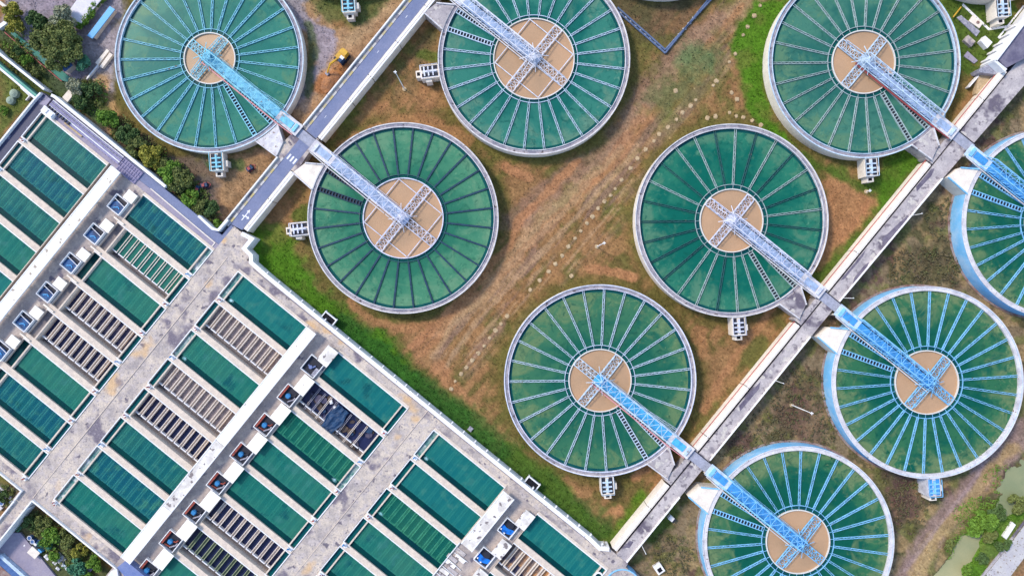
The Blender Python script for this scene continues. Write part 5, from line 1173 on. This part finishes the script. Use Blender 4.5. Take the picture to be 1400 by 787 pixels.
# outfall frames on the platform parapet
for (u,lb) in ((606.5,'white outfall frame on the long parapet below the navy-launder clarifier'),(966,'white outfall frame on the long parapet near the lower lawn')):
    a = PUd(u+16,-60.2,0); t = thing('outfall_frame',lb,'frame',(a[0],a[1],ZP-1.2),-A39,'outfall frames on the long parapet'); mb = MB(); Lh = 1.7
    mb.box(-Lh,Lh,-.4,1.5,-3.8,0); mb.build('chamber',M['black'],t)
    mb = MB(); mb.box(-Lh-.3,-Lh-.01,-.4,2.0,-.6,.35); mb.box(Lh+.01,Lh+.3,-.4,2.0,-.6,.35); mb.box(-Lh-.3,Lh+.3,1.5,1.85,-.6,.25); mb.build('frame_beam',M['white'],t)
a = PUd(870,-55.5,0); mb = MB(); mb.box(-.6,.6,-.3,.9,0,.5); mb.box(-.45,.45,-.1,.7,.5,.62); tag(mb.build('cabinet',M['grating'],None,(a[0],a[1],.0),-A39),'small grey cabinet at the foot of the long parapet in dark grass','cabinet')
t = thing('metal_hatch','grey concrete manhole with dark opening left of the lowest blue-walled tank','manhole',P(900,775,-.6),.6); mb = MB(); mb.box(-1.1,1.1,-1.4,1.4,0,1.0); mb.build('manhole_body',M['parapet'],t); mb = MB(); mb.box(-.6,.6,-1.0,.2,1.0,1.03); mb.build('opening',M['black'],t)
t = thing('concrete_box','small grey box with dark side against the lower causeway edge','box',P(916,706,-.6),-A39); mb = MB(); mb.box(-.7,.7,-.6,.6,0,1.6); mb.build('box_body',M['parapet'],t); mb = MB(); mb.box(.71,1.3,-.6,.6,0,1.5); mb.build('side_cover',M['dark'],t)
t = thing('round_tank','blue round tank with cream top under the causeway corner at the bottom','tank',P(848,794,0)); mb = MB(); mb.ring(4.6,4.9,0,ZP+.3,64); mb.build('tank_wall',M['wallblue'],t); mb = MB(); mb.annulus(.05,4.6,ZP-.1,64); mb.build('tank_top',M['cream'],t)
t = thing('round_chamber','round white-rimmed chamber with dark water at the bottom corner','chamber',P(818,787,ZP)); mb = MB(); mb.ring(.85,1.25,0.003,.4,32); mb.build('chamber_rim',M['white'],t); mb = MB(); mb.annulus(.02,.85,.05,24); mb.build('chamber_water',WG,t)
for i,(x,y) in enumerate(((428.5,300),)): pass
# stains of equipment on the decks: hand carts, hatch covers
for (u,v,lb) in ((820,-64.5,'short grey pipe lying on the deck at the top of the second corridor'),):
    mb = MB(); mb.tube([(-.1,-1.2,.2),(.1,1.2,.2)],.12); mb.bar((-.4,.2,.2),(.5,.4,.2),.2); tag(mb.build('loose_pipe',M['grating'],None,PUd(u,v,ZP),-A39),lb,'pipe')
# gate structure at the upper right end of the causeway
gt = thing('gate_building','lilac grey flat deck with white stepped parapets at the upper right corner','gate building',P(1385,95,0),-A39)
def gpr(name, pts, z0, z1, m):
    mb = MB(); o = np.array(gt.location)
    ca_, sa_ = math.cos(A39), math.sin(A39); out = []
    for x,y in pts:
        p = np.array(P(x,y,z1))-o; out.append((p[0]*ca_-p[1]*sa_, p[0]*sa_+p[1]*ca_))
    mb.prism(out, z0, z1); return mb.build(name, m, gt)
gpr('deck',[(1363,80),(1400,32),(1440,-20),(1470,10),(1425,67),(1376,93)],0,ZP+1.6,mat('lilac_grey_roof',(0.11,0.10,0.155),0.9,(0.19,0.175,0.23),0.4,None,0.15))
gpr('parapet',[(1359.5,82),(1400,29),(1440,-24),(1442,-21),(1402,32.5),(1363,84)],0,ZP+2.3,M['white'])
gpr('parapet',[(1359.5,84),(1362,82),(1377,94.5),(1374,98)],0,ZP+2.3,M['white'])
gpr('side_ledge',[(1338,95),(1358,84.5),(1374,97),(1368,103),(1340,99)],0,3.4,M['grating'])
for i in range(5):
    x, y = 1360+i*8.5, 79-i*11.2; gpr('step_post',[(x-7,y+1.5),(x-6,y-1),(x+1,y-1),(x,y+2)],0,ZP+0.1,M['parapet'])
gpr('slope',[(1339,101),(1366,104),(1352,118),(1340,130),(1334,128)],0,1.6,M['stone'])
wall('low_wall',[(1325,119),(1339,103)],1.6,-.2,1.6,M['parapet'],'low grey wall leading from the grass to the gate building')
tag(px_prism('concrete_slab',[(1325,29),(1330.5,21),(1344,31.5),(1339,39)],-.1,.5,M['cream']),'cream slab with a dark round lid on the grass near the top right','slab')
mb = MB(); a = P(1337,31,.5); mb.cyl(0,0,.45,0.003,.08,16); tag(mb.build('manhole_lid',M['footing'],None,(a[0],a[1],.5)),'dark round lid on the cream slab near the top right','manhole lid')
tag(px_prism('grey_cover',[(1308,24),(1314,21),(1340,43),(1335,50)],-.1,.3,M['grating']),'long grey cover plate on the grass beside the red-pipe clarifier','cover')
for i,(pts,lb) in enumerate((([(1341,56),(1347,49),(1357,58),(1350,66)],'grey equipment box with pale frame near the gate building'),([(1318,55),(1324,48),(1334,57),(1328,64)],'cluttered pale equipment slab against the red-pipe clarifier'),([(1318,77),(1323,70),(1337,83),(1332,87)],'small grey slab on the grass below the equipment'))):
    tag(px_prism('equipment_box',pts,-.1,(1.6,1.0,.3)[i],(M['parapet'],M['deck'],M['paving'])[i]),lb,'equipment')
wall('grey_path',[(1316,6),(1352,40),(1400,33)],3.0,-.2,.15,M['parapet'],'narrow pale path on the grass by the gate building',cat='path'); wall('grey_path',[(1365,52),(1400,8)],2.2,-.2,.2,M['parapet'],'thin pale strip running up to the right corner',cat='path')
mb = MB(); mb.tube([P(1303,24,.8),P(1314,10,.8)],.18); tag(mb.build('yellow_pipe',M['yellow']),'short yellow pipe beside the red-pipe clarifier','pipe')
# scrap in the bottom-left yards
rr = random.Random(21)
items = [(44,733,'B'),(48,738,'B'),(52,742,'D'),(51,752,'S'),(66,760,'P'),(72,762,'C'),(76,768,'P'),(82,764,'L'),(84,760,'L'),(80,776,'C'),(88,772,'C'),(92,776,'P'),(122,778,'T'),(49,712,'C'),(36,745,'P'),(3,668,'C'),(9,675,'P'),(14,679,'C'),(6,686,'B'),(1,692,'P'),(18,686,'C'),(26,719,'R')]
cnt = {}
NM = {'B':('barrel','blue barrel'),'D':('tank_cover','dark blue tank cover'),'S':('beige_shed','beige roofed little shed'),'P':('scrap_sheet','white sheet'),'C':('white_crate','pale crate'),'L':('ladder_stack','stack of pale bars'),'T':('grey_tank','lilac grey sheet'),'R':('metal_rack','green metal rack')}
PLC = {0:'at the upper end of the scrap row',1:'just below the upper end of the scrap row',2:'beside the bluish shrub of the planted yard',3:'between the scrap row and the pavement',4:'right of the beige shed',5:'second object right of the beige shed',6:'near the middle of the scrap row',7:'lying across the middle of the scrap row',8:'above the other bars in the scrap row',9:'in the lower scrap row next to the pavement',10:'in the lower scrap row under the bluish shrub',11:'at the lower end of the scrap row',12:'among the bright shrubs at the bottom edge',13:'alone near the top of the planted yard',14:'close to the pavement at the top of the scrap row',15:'uppermost in the left edge yard',16:'in the middle of the left edge yard',17:'by the ramp parapet in the left edge yard',18:'at the left edge of the photo',19:'lowest in the left edge yard',20:'nearest the corner of the left edge yard',21:'in the top corner of the planted yard'}
for i,(x,y,kd) in enumerate(items):
    t = thing(NM[kd][0], f"{NM[kd][1]} {PLC[i]}", NM[kd][1].split()[-1], P(x,y,0.05), rr.uniform(-.9,-.5), 'scrap in the lower left yards'); mb = MB()
    if kd == 'B': mb.cyl(0,0,.6,0,1.1,14); mb.build('barrel_body',M['bluepipe'],t); mb = MB(); mb.ring(.5,.63,1.1,1.18,14); mb.build('lid',M['white'],t)
    elif kd == 'D': mb.cyl(0,0,1.0,0,.9,14,.5); mb.build('cover_body',M['bluepipe'],t); mb = MB(); mb.box(-.5,.3,-.3,.3,.9,1.1); mb.build('cap',M['white'],t)
    elif kd == 'S': mb.box(-1.2,1.2,-.9,.9,0,1.4); mb.build('wall',M['wall'],t); mb = MB(); mb.prism([(-1.4,-1.1),(1.4,-1.1),(1.4,1.1),(-1.4,1.1)],1.4,1.55); mb.build('roof',M['cream'],t); mb = MB(); mb.box(.3,1.5,.95,1.5,0,1.3); mb.build('side_cover',M['skyblue'],t)
    elif kd == 'L':
        for q in range(5): mb.box(-1.4,1.5,q*.25-.6,q*.25-.47,.0,.5)
        mb.build('bars',M['rimwhite'],t); mb = MB(); mb.box(-1,-.8,-.6,.6,.5,.6); mb.box(.8,1,-.6,.6,.5,.6); mb.build('strap',M['grating'],t)
    elif kd == 'R':
        for q in range(4): mb.bar((-1,q*.5-.75,.8),(1,q*.5-.75,.8),.12)
        for sx in (-1,1): mb.bar((sx,-.8,.8),(sx,.8,.8),.14); mb.bar((sx,-.8,0),(sx,-.8,.8),.12); mb.bar((sx,.8,0),(sx,.8,.8),.12)
        mb.build('frame',M['leaf_teal'],t)
    elif kd == 'T': mb.prism([(-.9,-1.4),(.7,-1.2),(.9,1.3),(-.8,1.5)],.4,.48); mb.build('sheet',M['lilacpipe'],t); mb = MB(); mb.box(-.6,.6,-1,1,0,.4); mb.build('stand',M['grating'],t)
    else:
        s_ = rr.uniform(.5,.85)
        mb.box(-s_,s_,-s_*.7,s_*.7,0,s_*.8); mb.build('crate_body' if kd == 'C' else 'panel_body',M['rimwhite'] if kd == 'P' or i%2 else ST['pale'],t)
        mb = MB(); mb.box(-s_*.8,-s_*.2,-s_*.5,s_*.5,s_*.8,s_*1.0); mb.build('lid',M['parapet'],t)
tag(wall('support_rail',[(32,700),(41,693)],1.2,2.0,ZP,M['white'],'short white rail jutting from the ramp parapet over the yard, upper one'),'short white rail jutting from the ramp parapet over the yard, upper one','rail')
tag(wall('support_rail',[(9,726),(16,722)],1.4,2.0,ZP,M['white'],'short white rail jutting from the ramp parapet over the yard, lower one'),'short white rail jutting from the ramp parapet over the yard, lower one','rail')
